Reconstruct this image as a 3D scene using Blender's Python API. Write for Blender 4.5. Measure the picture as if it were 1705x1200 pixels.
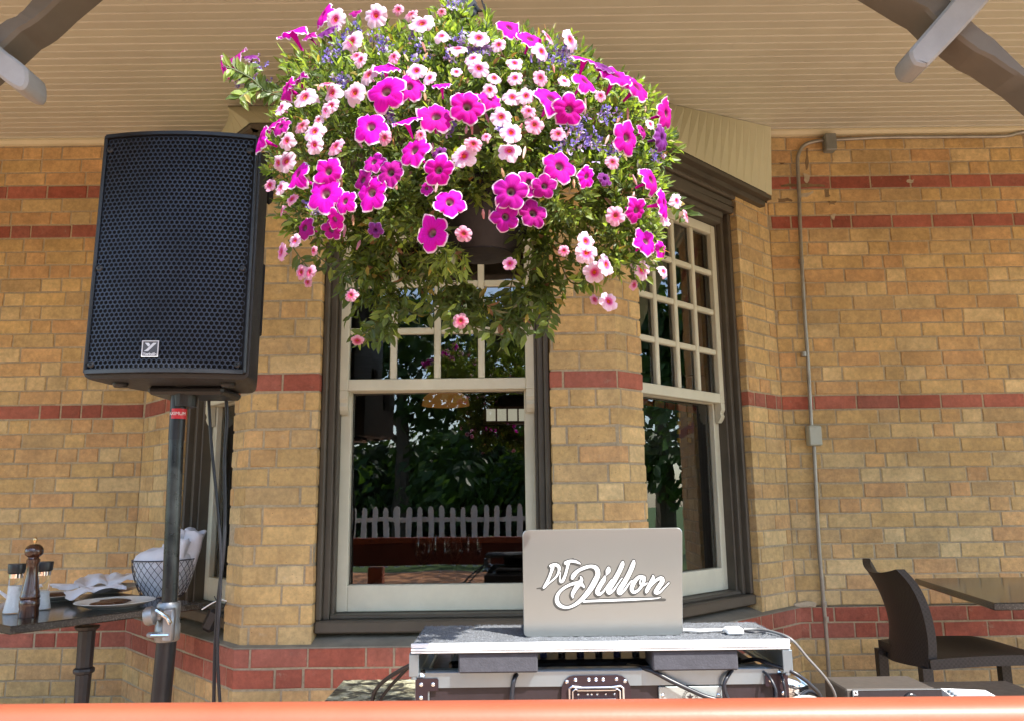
import bpy, math, random
from mathutils import Vector, Matrix, noise
random.seed(7)
R = math.radians
sc = bpy.context.scene
for o in list(bpy.data.objects): bpy.data.objects.remove(o)
COL = sc.collection
# ------------------------------------------------------------------ camera
FPX = 1300.0; PITCH = R(10.0); ROLL = .0125; HC = 1.12
cam = bpy.data.cameras.new('camera'); co = bpy.data.objects.new('camera', cam); COL.objects.link(co)
cam.sensor_width = 36; cam.lens = FPX/1705*36; cam.clip_start = .05; cam.clip_end = 400
co.matrix_world = Matrix.Translation((0, 0, HC)) @ Matrix.Rotation(R(90)+PITCH, 4, 'X') @ Matrix.Rotation(-ROLL, 4, 'Z')
sc.camera = co
# ------------------------------------------------------------------ light
SUN = Vector((.394, -.525, .755)).normalized()          # towards the sun
w = bpy.data.worlds.new("World"); sc.world = w; w.use_nodes = True
nt = w.node_tree; bg = nt.nodes['Background']
sky = nt.nodes.new('ShaderNodeTexSky'); sky.sky_type = 'NISHITA'; sky.sun_disc = False
sky.sun_elevation = math.asin(SUN.z); sky.sun_rotation = math.atan2(SUN.x, SUN.y)
nt.links.new(sky.outputs[0], bg.inputs[0]); bg.inputs[1].default_value = .15
sl = bpy.data.lights.new('sun', 'SUN'); sl.energy = 2.9; sl.angle = R(.5); sl.color = (1, .95, .87)
so = bpy.data.objects.new('sun', sl); COL.objects.link(so); so.rotation_euler = SUN.to_track_quat('Z', 'Y').to_euler()
sc.view_settings.view_transform = 'Standard'; sc.view_settings.look = 'None'
sc.view_settings.exposure = 2.05; sc.view_settings.gamma = 1
sc.render.engine = 'CYCLES'; sc.cycles.max_bounces = 10; sc.cycles.diffuse_bounces = 5; sc.cycles.transparent_max_bounces = 12

# ------------------------------------------------------------------ pixel -> world helpers (photo pixels, 1705 x 1200)
def ray(px, py):
    a, b = px-852.5, py-600
    c, s = math.cos(ROLL), math.sin(ROLL)
    u = c*a-s*b; v = s*a+c*b
    dx, dz = u/FPX, -v/FPX
    return Vector((dx, math.cos(PITCH)-dz*math.sin(PITCH), math.sin(PITCH)+dz*math.cos(PITCH)))
def at(px, py, Y):
    r = ray(px, py); r = r*(Y/r.y); return Vector((r.x, r.y, r.z+HC))
def atz(px, py, z):
    r = ray(px, py); r = r*((z-HC)/r.z); return Vector((r.x, r.y, r.z+HC))
def atp(px, py, A, d):
    r = ray(px, py); nx, ny = -d[1], d[0]
    r = r*((A[0]*nx+A[1]*ny)/(r.x*nx+r.y*ny)); return Vector((r.x, r.y, r.z+HC))

# ------------------------------------------------------------------ mesh builder
class MB:
    def __init__(s): s.v = []; s.f = []; s.m = []; s.c = []; s.mat = 0; s.col = (1, 1, 1)
    def face(s, idx): s.f.append(tuple(idx)); s.m.append(s.mat); s.c.append(s.col)
    def add(s, vs, fs, M=None):
        b = len(s.v)
        for p in vs:
            p = Vector(p); s.v.append(M @ p if M else p)
        for f in fs: s.face([b+i for i in f])
        return b
    def box(s, c, d, M=None, bev=0.0):
        x, y, z = d[0]/2, d[1]/2, d[2]/2; c = Vector(c)
        if bev <= 0 or bev > min(x, y, z)*.95:
            vs = [c+Vector((i*x, j*y, k*z)) for i in (-1, 1) for j in (-1, 1) for k in (-1, 1)]
            s.add(vs, [(0, 1, 3, 2), (4, 6, 7, 5), (0, 4, 5, 1), (2, 3, 7, 6), (0, 2, 6, 4), (1, 5, 7, 3)], M); return
        b = bev; P = []; idx = {}
        for i in (-1, 1):
            for j in (-1, 1):
                for k in (-1, 1):
                    idx[i, j, k] = len(P)
                    P += [c+Vector((i*x, j*(y-b), k*(z-b))), c+Vector((i*(x-b), j*y, k*(z-b))), c+Vector((i*(x-b), j*(y-b), k*z))]
        F = []
        g = lambda i, j, k, a: idx[i, j, k]+a
        for i in (-1, 1):
            F.append([g(i, -1, -1, 0), g(i, 1, -1, 0), g(i, 1, 1, 0), g(i, -1, 1, 0)][::i])
            F.append([g(-1, i, -1, 1), g(-1, i, 1, 1), g(1, i, 1, 1), g(1, i, -1, 1)][::i])
            F.append([g(-1, -1, i, 2), g(1, -1, i, 2), g(1, 1, i, 2), g(-1, 1, i, 2)][::i])
        for a in (-1, 1):
            for b2 in (-1, 1):
                F.append([g(a, b2, -1, 0), g(a, b2, 1, 0), g(a, b2, 1, 1), g(a, b2, -1, 1)][::-a*b2])
                F.append([g(a, -1, b2, 0), g(a, -1, b2, 2), g(a, 1, b2, 2), g(a, 1, b2, 0)][::-a*b2])
                F.append([g(-1, a, b2, 1), g(1, a, b2, 1), g(1, a, b2, 2), g(-1, a, b2, 2)][::-a*b2])
        for i in (-1, 1):
            for j in (-1, 1):
                for k in (-1, 1): F.append([g(i, j, k, 0), g(i, j, k, 1), g(i, j, k, 2)][::i*j*k])
        s.add(P, F, M)
    def tube(s, pts, r, n=10, cap=True, M=None):
        pts = [Vector(p) for p in pts]; L = len(pts)
        rr = r if isinstance(r, (list, tuple)) else [r]*L
        t0 = (pts[1]-pts[0]).normalized()
        nrm = t0.orthogonal().normalized(); rings = []; vs = []
        for i, p in enumerate(pts):
            t = (pts[min(i+1, L-1)]-pts[max(i-1, 0)]).normalized()
            nrm = (nrm-t*nrm.dot(t)); nrm = nrm.normalized() if nrm.length > 1e-6 else t.orthogonal().normalized()
            bn = t.cross(nrm)
            for k in range(n):
                a = 2*math.pi*k/n; vs.append(p+(nrm*math.cos(a)+bn*math.sin(a))*rr[i])
        fs = [(i*n+k, i*n+(k+1) % n, (i+1)*n+(k+1) % n, (i+1)*n+k) for i in range(L-1) for k in range(n)]
        if cap: fs += [tuple(range(n))[::-1], tuple((L-1)*n+k for k in range(n))]
        s.add(vs, fs, M)
    def lathe(s, prof, c=(0, 0, 0), n=24, M=None, cap=True):
        c = Vector(c); vs = []; L = len(prof)
        for r, z in prof:
            for k in range(n):
                a = 2*math.pi*k/n; vs.append(c+Vector((r*math.cos(a), r*math.sin(a), z)))
        fs = [(i*n+k, i*n+(k+1) % n, (i+1)*n+(k+1) % n, (i+1)*n+k) for i in range(L-1) for k in range(n)]
        if cap: fs += [tuple(range(n))[::-1], tuple((L-1)*n+k for k in range(n))]
        s.add(vs, fs, M)
    def prism(s, poly, d, M=None):            # polygon (3-D points) extruded by vector d
        d = Vector(d); n = len(poly); P = [Vector(p) for p in poly]
        s.add(P+[p+d for p in P], [tuple(range(n))[::-1], tuple(range(n, 2*n))]+[(i, (i+1) % n, n+(i+1) % n, n+i) for i in range(n)], M)
    def grid(s, nu, nv, fn, close=False, M=None):
        vs = [fn(i/(nu-1), j/(nv-1)) for i in range(nu) for j in range(nv)]
        fs = [(i*nv+j, (i+1)*nv+j, (i+1)*nv+j+1, i*nv+j+1) for i in range(nu-1) for j in range(nv-1)]
        s.add(vs, fs, M)
    def build(s, name, mats, parent=None, smooth=None, loc=None):
        me = bpy.data.meshes.new(name); me.from_pydata([tuple(p) for p in s.v], [], s.f)
        if not isinstance(mats, (list, tuple)): mats = [mats]
        for m in mats: me.materials.append(m)
        me.polygons.foreach_set('material_index', s.m)
        if any(c != (1, 1, 1) for c in s.c):
            at_ = me.color_attributes.new('tone', 'FLOAT_COLOR', 'CORNER'); buf = []
            for p, c in zip(me.polygons, s.c): buf += [c[0], c[1], c[2], 1]*p.loop_total
            at_.data.foreach_set('color', buf)
        if smooth is not None:
            me.polygons.foreach_set('use_smooth', [True]*len(me.polygons))
            me.update()
            try: me.set_sharp_from_angle(angle=R(smooth))
            except Exception: pass
        me.update()
        o = bpy.data.objects.new(name, me); COL.objects.link(o)
        if parent is not None:
            o.parent = parent
            o.matrix_parent_inverse = W(parent).inverted()
        return o
def W(o):
    m = Matrix.Translation(o.location) @ o.rotation_euler.to_matrix().to_4x4()
    return (W(o.parent) @ o.matrix_parent_inverse @ m) if o.parent else m
def thing(name, label, cat, loc=(0, 0, 0), group=None):
    o = bpy.data.objects.new(name, None); COL.objects.link(o); o.location = loc; o.empty_display_size = .1
    o['label'] = label; o['category'] = cat
    if group: o['group'] = group
    return o
def tag(o, label, cat, group=None):
    o['label'] = label; o['category'] = cat
    if group: o['group'] = group
    return o
def struct(o): o['kind'] = 'structure'; return o
def smoothpts(pts, k=6):
    P = [Vector(p) for p in pts]; out = []
    for i in range(len(P)-1):
        a, b, c, d = P[max(i-1, 0)], P[i], P[i+1], P[min(i+2, len(P)-1)]
        for j in range(k):
            t = j/k
            out.append(.5*((2*b)+(c-a)*t+(2*a-5*b+4*c-d)*t*t+(3*b-a-3*c+d)*t**3))
    out.append(P[-1]); return out

# ------------------------------------------------------------------ materials
class N:
    def __init__(s, name):
        s.m = bpy.data.materials.new(name); s.m.use_nodes = True; s.t = s.m.node_tree
        s.b = s.t.nodes['Principled BSDF']; s.o = s.t.nodes['Material Output']
    def n(s, ty, **k):
        x = s.t.nodes.new('ShaderNode'+ty)
        for a, v in k.items(): setattr(x, a, v)
        return x
    def l(s, a, b): s.t.links.new(a, b)
    def noise(s, scale, detail=4, rough=.6, vec=None, dist=0):
        x = s.n('TexNoise'); x.inputs['Scale'].default_value = scale; x.inputs['Detail'].default_value = detail
        x.inputs['Roughness'].default_value = rough; x.inputs['Distortion'].default_value = dist
        s.l(vec if vec else s.pos(), x.inputs['Vector']); return x.outputs['Fac']
    def pos(s):
        if not hasattr(s, '_p'): s._p = s.n('TexCoord').outputs['Object']
        return s._p
    def ramp(s, fac, stops):
        r = s.n('ValToRGB'); s.l(fac, r.inputs[0]); e = r.color_ramp.elements
        while len(e) < len(stops): e.new(.5)
        for i, (p, c) in enumerate(stops): e[i].position = p; e[i].color = (*c, 1) if len(c) == 3 else c
        return r.outputs[0]
    def mix(s, f, a, b, ty='MIX'):
        x = s.n('Mix', data_type='RGBA', blend_type=ty)
        for v, i in ((f, 0), (a, 6), (b, 7)):
            if isinstance(v, (int, float)): x.inputs[i].default_value = v
            elif isinstance(v, tuple): x.inputs[i].default_value = (*v, 1)
            else: s.l(v, x.inputs[i])
        return x.outputs[2]
    def bump(s, h, st, dist=.002):
        b = s.n('Bump'); b.inputs['Strength'].default_value = st; b.inputs['Distance'].default_value = dist
        s.l(h, b.inputs['Height']); s.l(b.outputs[0], s.b.inputs['Normal']); return s
    def set(s, color=None, rough=None, metal=None, **k):
        for nm, v in (('Base Color', color), ('Roughness', rough), ('Metallic', metal)):
            if v is None: continue
            if isinstance(v, tuple): s.b.inputs[nm].default_value = (*v, 1)
            elif isinstance(v, (int, float)): s.b.inputs[nm].default_value = v
            else: s.l(v, s.b.inputs[nm])
        for a, v in k.items(): s.b.inputs[a.replace('_', ' ')].default_value = v
        return s
def sc3(c, k): return tuple(x*k for x in c)
def paint(name, c, rough=.5, var=.12, scale=9, bump=.15, metal=0.0, bs=60):
    m = N(name); f = m.noise(scale, 5, .65)
    colr = m.ramp(f, [(.3, sc3(c, 1-var)), (.7, sc3(c, 1+var))])
    m.set(colr, rough, metal); r2 = m.noise(scale*3, 4, .7)
    rr = m.n('MapRange'); m.l(r2, rr.inputs[0]); rr.inputs[3].default_value = max(.02, rough-.1); rr.inputs[4].default_value = min(1, rough+.12)
    m.l(rr.outputs[0], m.b.inputs['Roughness'])
    if bump: m.bump(m.noise(bs, 4, .6), bump)
    return m.m
def tonemat(name, rough=.8, nscale=40, var=.25, bump=.5, bdist=.003, spots=True):
    m = N(name); a = m.n('Attribute', attribute_name='tone')
    f = m.noise(nscale, 6, .7); g = m.noise(nscale*.22, 4, .6)
    c1 = m.mix(1.0, a.outputs['Color'], m.ramp(f, [(.25, (1-var,)*3), (.75, (1+var,)*3)]), 'MULTIPLY')
    c2 = m.mix(1.0, c1, m.ramp(g, [(.3, (1-var*.7,)*3), (.7, (1+var*.5,)*3)]), 'MULTIPLY')
    if spots:
        v = m.n('TexVoronoi'); v.inputs['Scale'].default_value = 55; m.l(m.pos(), v.inputs['Vector'])
        sp = m.ramp(v.outputs['Distance'], [(.05, (1, 1, 1)), (.12, (0, 0, 0))])
        gate = m.ramp(m.noise(9, 2), [(.55, (0, 0, 0)), (.6, (1, 1, 1))])
        c2 = m.mix(m.mix(1.0, sp, gate, 'MULTIPLY'), c2, (.16, .08, .04))
    if spots:
        big = m.noise(1.3, 5, .7); c2 = m.mix(1.0, c2, m.ramp(big, [(.30, (.80, .78, .74)), (.52, (1, 1, 1)), (.72, (1.07, 1.05, 1.0))]), 'MULTIPLY')
        eff = m.ramp(m.noise(17, 6, .8, dist=.4), [(.60, (0, 0, 0)), (.72, (.45, .45, .45))]); c2 = m.mix(eff, c2, (.50, .42, .30))
        drk = m.ramp(m.noise(23, 6, .8, dist=1.0), [(.25, (.4, .4, .4)), (.33, (0, 0, 0))]); c2 = m.mix(drk, c2, (.17, .11, .06))
    m.set(c2, rough)
    m.bump(m.mix(.4, m.noise(nscale*1.5, 6, .75), m.noise(nscale*.4, 3, .6)), bump, bdist)
    return m.m
M_BRICK = tonemat('brick', nscale=48, var=.26, bump=.9, bdist=.006)
def mortar():
    m = N('mortar'); f = m.noise(70, 6, .7); g = m.noise(5, 4, .6)
    c = m.mix(1.0, m.ramp(f, [(.3, (.32, .265, .18)), (.7, (.50, .42, .30))]), m.ramp(g, [(.3, (.8, .8, .8)), (.7, (1.15, 1.12, 1.05))]), 'MULTIPLY')
    m.set(c, .95).bump(m.noise(120, 6, .8), .9, .004); return m.m
M_MORT = mortar()
M_CREAM = paint('cream_window_paint', (.60, .585, .455), .45, .08, 6, .25, bs=35)
M_TAUPE = paint('dark_taupe_paint', (.080, .067, .048), .5, .16, 7, .3, bs=40)
M_SILL = paint('sill_stone', (.22, .20, .155), .8, .2, 12, .6, bs=70)
m = N('ceiling_cream_paint'); a_ = m.n('Attribute', attribute_name='tone')
m.set(m.mix(1.0, a_.outputs['Color'], m.ramp(m.noise(2.2, 5, .7), [(.3, (.93, .92, .90)), (.7, (1.05, 1.05, 1.05))]), 'MULTIPLY'), .42).bump(m.noise(30, 4), .12); M_CEIL = m.m
M_CORN = paint('cornice_paint', (.62, .56, .38), .45, .06, 5, .1)
M_SKIRT = paint('skirt_paint', (.62, .60, .42), .5, .05, 4, .15, bs=30)
M_TIMB = paint('weathered_bracket_paint', (.135, .115, .092), .75, .14, 5, .6, bs=18)
M_TIMB2 = paint('log_bracket_paint', (.30, .295, .29), .85, .10, 10, .9, bs=38)
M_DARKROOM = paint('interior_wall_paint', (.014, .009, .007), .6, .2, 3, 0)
M_INTWOOD = paint('interior_wood', (.07, .03, .018), .45, .3, 6, 0)
def glass_pane(name, ior=2.25, tint=(.9, .92, .9)):
    m = N(name); t = m.n('BsdfTransparent'); t.inputs[0].default_value = (*tint, 1)
    g = m.n('BsdfGlossy'); g.inputs['Roughness'].default_value = .0
    fr = m.n('Fresnel'); fr.inputs[0].default_value = ior; mx = m.n('MixShader')
    b = m.n('Bump'); b.inputs['Strength'].default_value = .10; b.inputs['Distance'].default_value = .004
    m.l(m.noise(3.5, 2, .5), b.inputs['Height']); m.l(b.outputs[0], g.inputs['Normal'])
    m.l(fr.outputs[0], mx.inputs[0]); m.l(t.outputs[0], mx.inputs[1]); m.l(g.outputs[0], mx.inputs[2])
    m.l(mx.outputs[0], m.o.inputs['Surface']); return m.m
M_PANE = glass_pane('window_glass')

# ================================================================== HOUSE
YF, YW = 2.96, 3.83
CL, FL, FR, CR = Vector((-1.81, YW)), Vector((-.998, YF)), Vector((.401, YF)), Vector((1.325, YW))
ZS, SC = .603, .0714                        # sill level, course height
house = thing('brick_house', 'buff and orange brick house front with red brick courses and a three window bay', 'house', (0, YW, 0))
PAL = [(.58, .40, .175), (.56, .38, .16), (.59, .42, .195), (.57, .36, .155), (.61, .45, .225), (.51, .35, .165), (.58, .39, .165), (.53, .37, .17)]
REDC = [(.36, .095, .057), (.32, .085, .052), (.40, .125, .08), (.34, .11, .075)]
def path_len(P): 
    L = [0]
    for a, b in zip(P, P[1:]): L.append(L[-1]+(b-a).length)
    return L
def pnt(P, L, s):
    for i in range(len(P)-1):
        if s <= L[i+1]+1e-9 or i == len(P)-2:
            t = (s-L[i])/(L[i+1]-L[i]); return P[i].lerp(P[i+1], t)
def offset_path(P, d):           # offset to the outside (viewer side: right-hand normal of +x direction = -y)
    out = []
    for i in range(len(P)):
        ns = []
        if i > 0: t = (P[i]-P[i-1]).normalized(); ns.append(Vector((t.y, -t.x)))
        if i < len(P)-1: t = (P[i+1]-P[i]).normalized(); ns.append(Vector((t.y, -t.x)))
        n = sum(ns, Vector((0, 0))); n.normalize(); k = d/max(.3, n.dot(ns[0]))
        out.append(P[i]+n*k)
    return out
def brick_wall(name, P, z0, z1, k0, red, off=0.0, jitter=.0028, bands=(), warm=0.0, prot=.0032):
    """courses of single modelled bricks along a plan polyline"""
    mb = MB(); P = [Vector(p) for p in P]
    if off: P = offset_path(P, off)
    L = path_len(P); tot = L[-1]
    mb.mat = 1; mb.col = (.3, .3, .3)
    n = len(P)
    for i in range(n-1):
        a, b = P[i], P[i+1]; mb.add([(a.x, a.y, z0), (b.x, b.y, z0), (b.x, b.y, z1), (a.x, a.y, z1)], [(0, 1, 2, 3)])
    mb.mat = 0; rnd = random.Random(sum(map(ord, name))+int(z0*100)+int(P[0].x*77))
    P1, P2 = offset_path(P, prot*.35), offset_path(P, prot)
    kk = int(round((z0-ZS)/SC))
    while ZS+kk*SC < z1-.01:
        zb = ZS+kk*SC; zt = min(zb+SC, z1)
        jt = .0045
        if zt-zb > .03:
            s = -rnd.uniform(0, .2); mode = kk % 3
            while s < tot:
                bl = .208 if (rnd.random() < .62) else .102
                if mode == 0 and rnd.random() < .3: bl = .102
                a = max(s, 0)+jt+rnd.uniform(-.001, .001); b = min(s+bl, tot)-jt+rnd.uniform(-.001, .001); s += bl
                if b-a < .012: continue
                isred = kk in red
                c = rnd.choice(REDC) if isred else rnd.choice(PAL)
                if not isred and rnd.random() < warm: c = rnd.choice([(.57, .355, .16), (.56, .335, .15), (.58, .37, .165)])
                kf = rnd.uniform(.90, 1.08); mb.col = sc3(c, kf)
                corners = [L[i] for i in range(1, n-1) if a+.006 < L[i] < b-.006]
                ss = [a]+corners+[b]; e = prot*.6; bz0 = zb+jt+rnd.uniform(-.001, .0012); bz1 = zt-jt+rnd.uniform(-.0012, .001)
                dp = rnd.uniform(-.0008, .0012)
                tilt = rnd.uniform(-.0008, .0008)
                rows = []
                for Q, ins, sh in ((P, -.0005, 0), (P1, 0, 0), (P2, .0022, 1)):
                    LQ = path_len(Q); pts = []
                    for q_, sv in enumerate(ss):
                        sv2 = sv+ (ins if q_ == 0 else (-ins if q_ == len(ss)-1 else 0))
                        for i in range(n-1):
                            if sv2 <= L[i+1]+1e-9 or i == n-2:
                                t = (sv2-L[i])/(L[i+1]-L[i]); base = P[i].lerp(P[i+1], t); tg = (P[i+1]-P[i]).normalized(); nn = Vector((tg.y, -tg.x)); break
                        if 0 < q_ < len(ss)-1:
                            ci = min(range(n), key=lambda j: abs(L[j]-sv)); xy = Q[ci].copy()
                        else: xy = base+nn*(0 if Q is P else (prot*.35 if Q is P1 else prot))
                        if sh: xy += nn*dp
                        pts.append(xy)
                    j = lambda: rnd.uniform(-jitter, jitter)*(1 if sh else .6)
                    rows.append(([(p.x+j()*.4, p.y, bz0+ins+j()) for p in pts], [(p.x+j()*.4, p.y, bz1-ins+j()) for p in pts]))
                m_ = len(ss)
                vs = []
                for lo, hi in rows: vs += lo+hi
                fs = []
                for r_ in range(2):
                    A, B = r_*2*m_, (r_+1)*2*m_
                    for i in range(m_-1):
                        fs.append((A+i, A+i+1, B+i+1, B+i)); fs.append((A+m_+i+1, A+m_+i, B+m_+i, B+m_+i+1))
                    fs.append((A+m_, A, B, B+m_)); fs.append((A+m_-1, A+2*m_-1, B+2*m_-1, B+m_-1))
                A = 4*m_
                for i in range(m_-1): fs.append((A+i, A+i+1, A+m_+i+1, A+m_+i))
                mb.add(vs, fs)
        kk += 1
    return mb.build('wall', [M_BRICK, M_MORT], house)
dR = (CR-FR).normalized(); dL = (CL-FL).normalized()
nR = Vector((dR.y, -dR.x)); nL = Vector((-dL.y, dL.x))
rA = atp(1070, 690, FR, dR).xy; rB = atp(1245, 650, FR, dR).xy
lA = atp(384, 850, FL, dL).xy; lB = atp(290, 850, FL, dL).xy
wL, wR = Vector((-.742, YF)), Vector((.148, YF))
REV = .13
RED = {13, 26, 29}
ZT = 2.60
brick_wall('wa', [(-7.5, YW), CL], ZS, 2.995, 0, RED, warm=.3)
brick_wall('wp', [CL, lB, lB-nL*REV], ZS, ZT, 0, {13}, warm=.2)
brick_wall('wb', [lA-nL*REV, lA, FL, wL, wL+Vector((0, REV))], ZS, ZT, 0, {13}, warm=.08)
brick_wall('wc', [wR+Vector((0, REV)), wR, FR, rA, rA-nR*REV], ZS, ZT, 0, {13}, warm=.08)
brick_wall('wq', [rB-nR*REV, rB, CR], ZS, ZT, 0, {13}, warm=.12)
brick_wall('wd', [CR, (3.0, YW), (3.0, YW+4)], ZS, 2.995, 0, RED, warm=.22)
brick_wall('we', [(-7.5, YW), CL, FL, FR, CR, (3.0, YW), (3.0, YW+4)], 0.0, ZS, 0, {-1, -2}, off=.022, warm=.35, jitter=.0025)
# sill: sloping mortar-grey ledge following the bay
mb = MB()
outer = offset_path([Vector((-7.5, YW)), CL, FL, FR, CR, Vector((7.5, YW))], .026)
inner = offset_path([Vector((-7.5, YW)), CL, FL, FR, CR, Vector((7.5, YW))], -.14)
for i in range(5):
    a, b, c, d = outer[i], outer[i+1], inner[i+1], inner[i]
    if i in (0, 4):
        k = .165; c = b+(c-b)*.2 if i != 0 else c; 
        continue
    q = lambda p, z: (p.x, p.y, z)
    for t in range(12):
        f0, f1 = t/12, (t+1)/12
        A, B = a.lerp(b, f0), a.lerp(b, f1); D, C2 = d.lerp(c, f0), d.lerp(c, f1)
        z = lambda p: ZS+.001+.002*noise.noise(Vector((p.x*9, p.y*9, 0)))
        mb.add([q(A, ZS-.004), q(B, ZS-.004), q(B, z(B)), q(A, z(A)), q(D, ZS+.042), q(C2, ZS+.042)], [(0, 1, 2, 3), (3, 2, 5, 4)])
mb.build('sill', M_SILL, house, smooth=50)

# --- windows
def window(O, u, n, wd, z0, zm, z1, head_top, name='window', cols=4):
    """O: 2-D left edge of the opening on the wall face, u along, n outwards"""
    root = bpy.data.objects.new(name, None); COL.objects.link(root); root.parent = house
    root.location = (O.x, O.y, 0); root.matrix_parent_inverse = W(house).inverted()
    M = Matrix(((u.x, n.x, 0, O.x), (u.y, n.y, 0, O.y), (0, 0, 1, 0), (0, 0, 0, 1)))   # local (along, out, up)
    def bar(mb, a0, a1, d0, d1, za, zb, bev=.003): mb.box(((a0+a1)/2, (d0+d1)/2, (za+zb)/2), (a1-a0, abs(d1-d0), zb-za), M, bev)
    fr = MB(); J = .050
    for s0, s1 in ((0, J), (wd-J, wd)):
        left = s0 == 0
        zb0 = z0-.018
        if left:
            bar(fr, .004, .026, -.03, -.16, zb0, head_top, .005); bar(fr, .026, J, -.058, -.16, zb0, head_top)
            bar(fr, J, J+.012, -.082, -.16, zb0, head_top)
        else:
            bar(fr, wd-.026, wd-.004, -.03, -.16, zb0, head_top, .005); bar(fr, wd-J, wd-.026, -.058, -.16, zb0, head_top)
            bar(fr, wd-J-.012, wd-J, -.082, -.16, zb0, head_top)
    bar(fr, .004, wd-.004, -.020, -.17, z0-.062, z0-.018, .006)                 # wooden sill
    bar(fr, J, wd-J, -.066, -.16, z0-.018, z0-.002, .004)
    bar(fr, .0, wd, -.012, -.16, head_top, head_top+.065, .006)           # head mouldings
    bar(fr, .0, wd, .006, -.16, head_top+.0655, head_top+.125, .008)
    bar(fr, J+.012, wd-J-.012, -.05, -.16, z1+.003, head_top-.0005, .004)
    bar(fr, J+.012, wd-J-.012, -.035, -.05, z1+.03, head_top-.0005, .004)
    fo = fr.build('frame', M_TAUPE, root)
    a0, a1 = J+.004, wd-J-.004
    us = MB(); st = .041; dU0, dU1 = -.088, -.122
    z_mid_t = zm+.045
    bar(us, a0, a0+st, dU0, dU1, zm, z1); bar(us, a1-st, a1, dU0, dU1, zm, z1)
    bar(us, a0+st, a1-st, dU0, dU1, zm, z_mid_t); bar(us, a0+st, a1-st, dU0, dU1, z1-.045, z1)
    gw, gh = a1-a0-2*st, z1-.045-z_mid_t; rows = 4; mw = .026
    for i in range(1, cols):
        x = a0+st+gw*i/cols; bar(us, x-mw/2, x+mw/2, dU0-.006, dU1+.002, z_mid_t, z1-.045, .004)
    for j in range(1, rows):
        z = z_mid_t+gh*j/rows
        for i in range(cols):
            xa = a0+st+gw*i/cols+(mw/2 if i else 0); xb = a0+st+gw*(i+1)/cols-(mw/2 if i < cols-1 else 0)
            bar(us, xa, xb, dU0-.008, dU1+.004, z-mw/2, z+mw/2, .004)
    # sash horns
    for s in (0, 1):
        x0_, x1_ = (a0, a0+st*.95) if s == 0 else (a1-st*.95, a1)
        prof = [(dU0, zm), (dU0, zm-.03), (dU0-.008, zm-.045), (dU0-.004, zm-.06), (dU0-.010, zm-.075), (dU0-.022, zm-.09), (dU1, zm-.09), (dU1, zm)]
        us.prism([(x0_, d, z) for d, z in prof], (x1_-x0_, 0, 0), M)
    us.build('upper_sash', M_CREAM, root)
    ls = MB(); d0, d1 = -.126, -.16
    lst = .048
    bar(ls, a0+.006, a0+lst, d0, d1, z0, zm+.02); bar(ls, a1-lst, a1-.006, d0, d1, z0, zm+.02)
    bar(ls, a0+lst, a1-lst, d0, d1, z0, z0+.098); bar(ls, a0+lst, a1-lst, d0, d1, zm-.002, zm+.035)
    ls.build('lower_sash', M_CREAM, root)
    for nm, dd, za, zb, sx in (('pane', -.112, z_mid_t, z1-.045, st), ('pane', -.150, z0+.098, zm-.002, lst)):
        g = MB(); g.box(((a0+a1)/2, dd, (za+zb)/2), (a1-a0-2*sx, .0012, zb-za), M); 
        # keep only the outward face
        g2 = MB(); tw = .0085 if (u.x > .99 and za < 1.2) else 0
        g2.add([(a0+sx-.004, dd-tw, za-.004), (a1-sx+.004, dd+tw, za-.004), (a1-sx+.004, dd+tw, zb+.004), (a0+sx-.004, dd-tw, zb+.004)], [(0, 1, 2, 3)], M)
        g2.build(nm, M_PANE, root)
    return M
Z0, ZM, Z1, ZH = .703, 1.545, 2.41, 2.47
u0 = Vector((1, 0)); n0 = Vector((0, -1))
window(wL, u0, n0, (wR-wL).length, Z0, ZM, Z1, ZH)
window(rA, dR, nR, (rB-rA).length, Z0, ZM, Z1, ZH)
window(lB, -dL, nL, (lA-lB).length, Z0, ZM, Z1, ZH)
# header fill above the windows and solid wall behind the skirt
mb = MB()
poly = [CL, FL, FR, CR]
for a, b in zip(poly, poly[1:]):
    t = (b-a).normalized(); nn = Vector((t.y, -t.x)); a2, b2 = a-nn*.02, b-nn*.02
    mb.add([(a2.x, a2.y, ZH+.08), (b2.x, b2.y, ZH+.08), (b2.x, b2.y, 2.60), (a2.x, a2.y, 2.60)], [(0, 1, 2, 3)])
mb.build('lintel', M_TAUPE, house)
# boarded skirt above the bay: vertical boards leaning back to the ceiling
SB = offset_path([Vector((-1.93, YW)), FL, FR, Vector((1.42, YW+.02))], .075)
SB[0] = Vector((-1.90, 3.79)); SB[3] = atp(1287, 347, SB[2], dR).xy
ZSK = 2.598
ST = [atz(405, 224, 2.99).xy, atz(378, 178, 2.99).xy, atz(1062, 161, 2.99).xy, atz(1284, 212, 2.99).xy]
mb = MB(); trim = MB()
for i in range(3):
    a, b, c, d = SB[i], SB[i+1], ST[i+1], ST[i]
    if i == 1: pass
    nb = max(3, int((b-a).length/.066)); 
    nn = (Vector((b.x-a.x, b.y-a.y, 0))).cross(Vector((d.x-a.x, d.y-a.y, 2.99-ZSK))).normalized()
    for k in range(nb):
        f0, f1 = k/nb, (k+1)/nb
        P = lambda f, g: Vector((*(a.lerp(b, f)).lerp(d.lerp(c, f), g), ZSK+(2.99-ZSK)*g))
        e = .06*(f1-f0)
        pts = []
        for g in (0, 1):
            pts += [P(f0, g)-nn*.0014, P(f0+e, g), P(f1-e, g), P(f1, g)-nn*.0014]
        mb.add(pts, [(0, 1, 5, 4), (1, 2, 6, 5), (2, 3, 7, 6)])
mb.build('skirt_panel', M_SKIRT, house)
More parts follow.
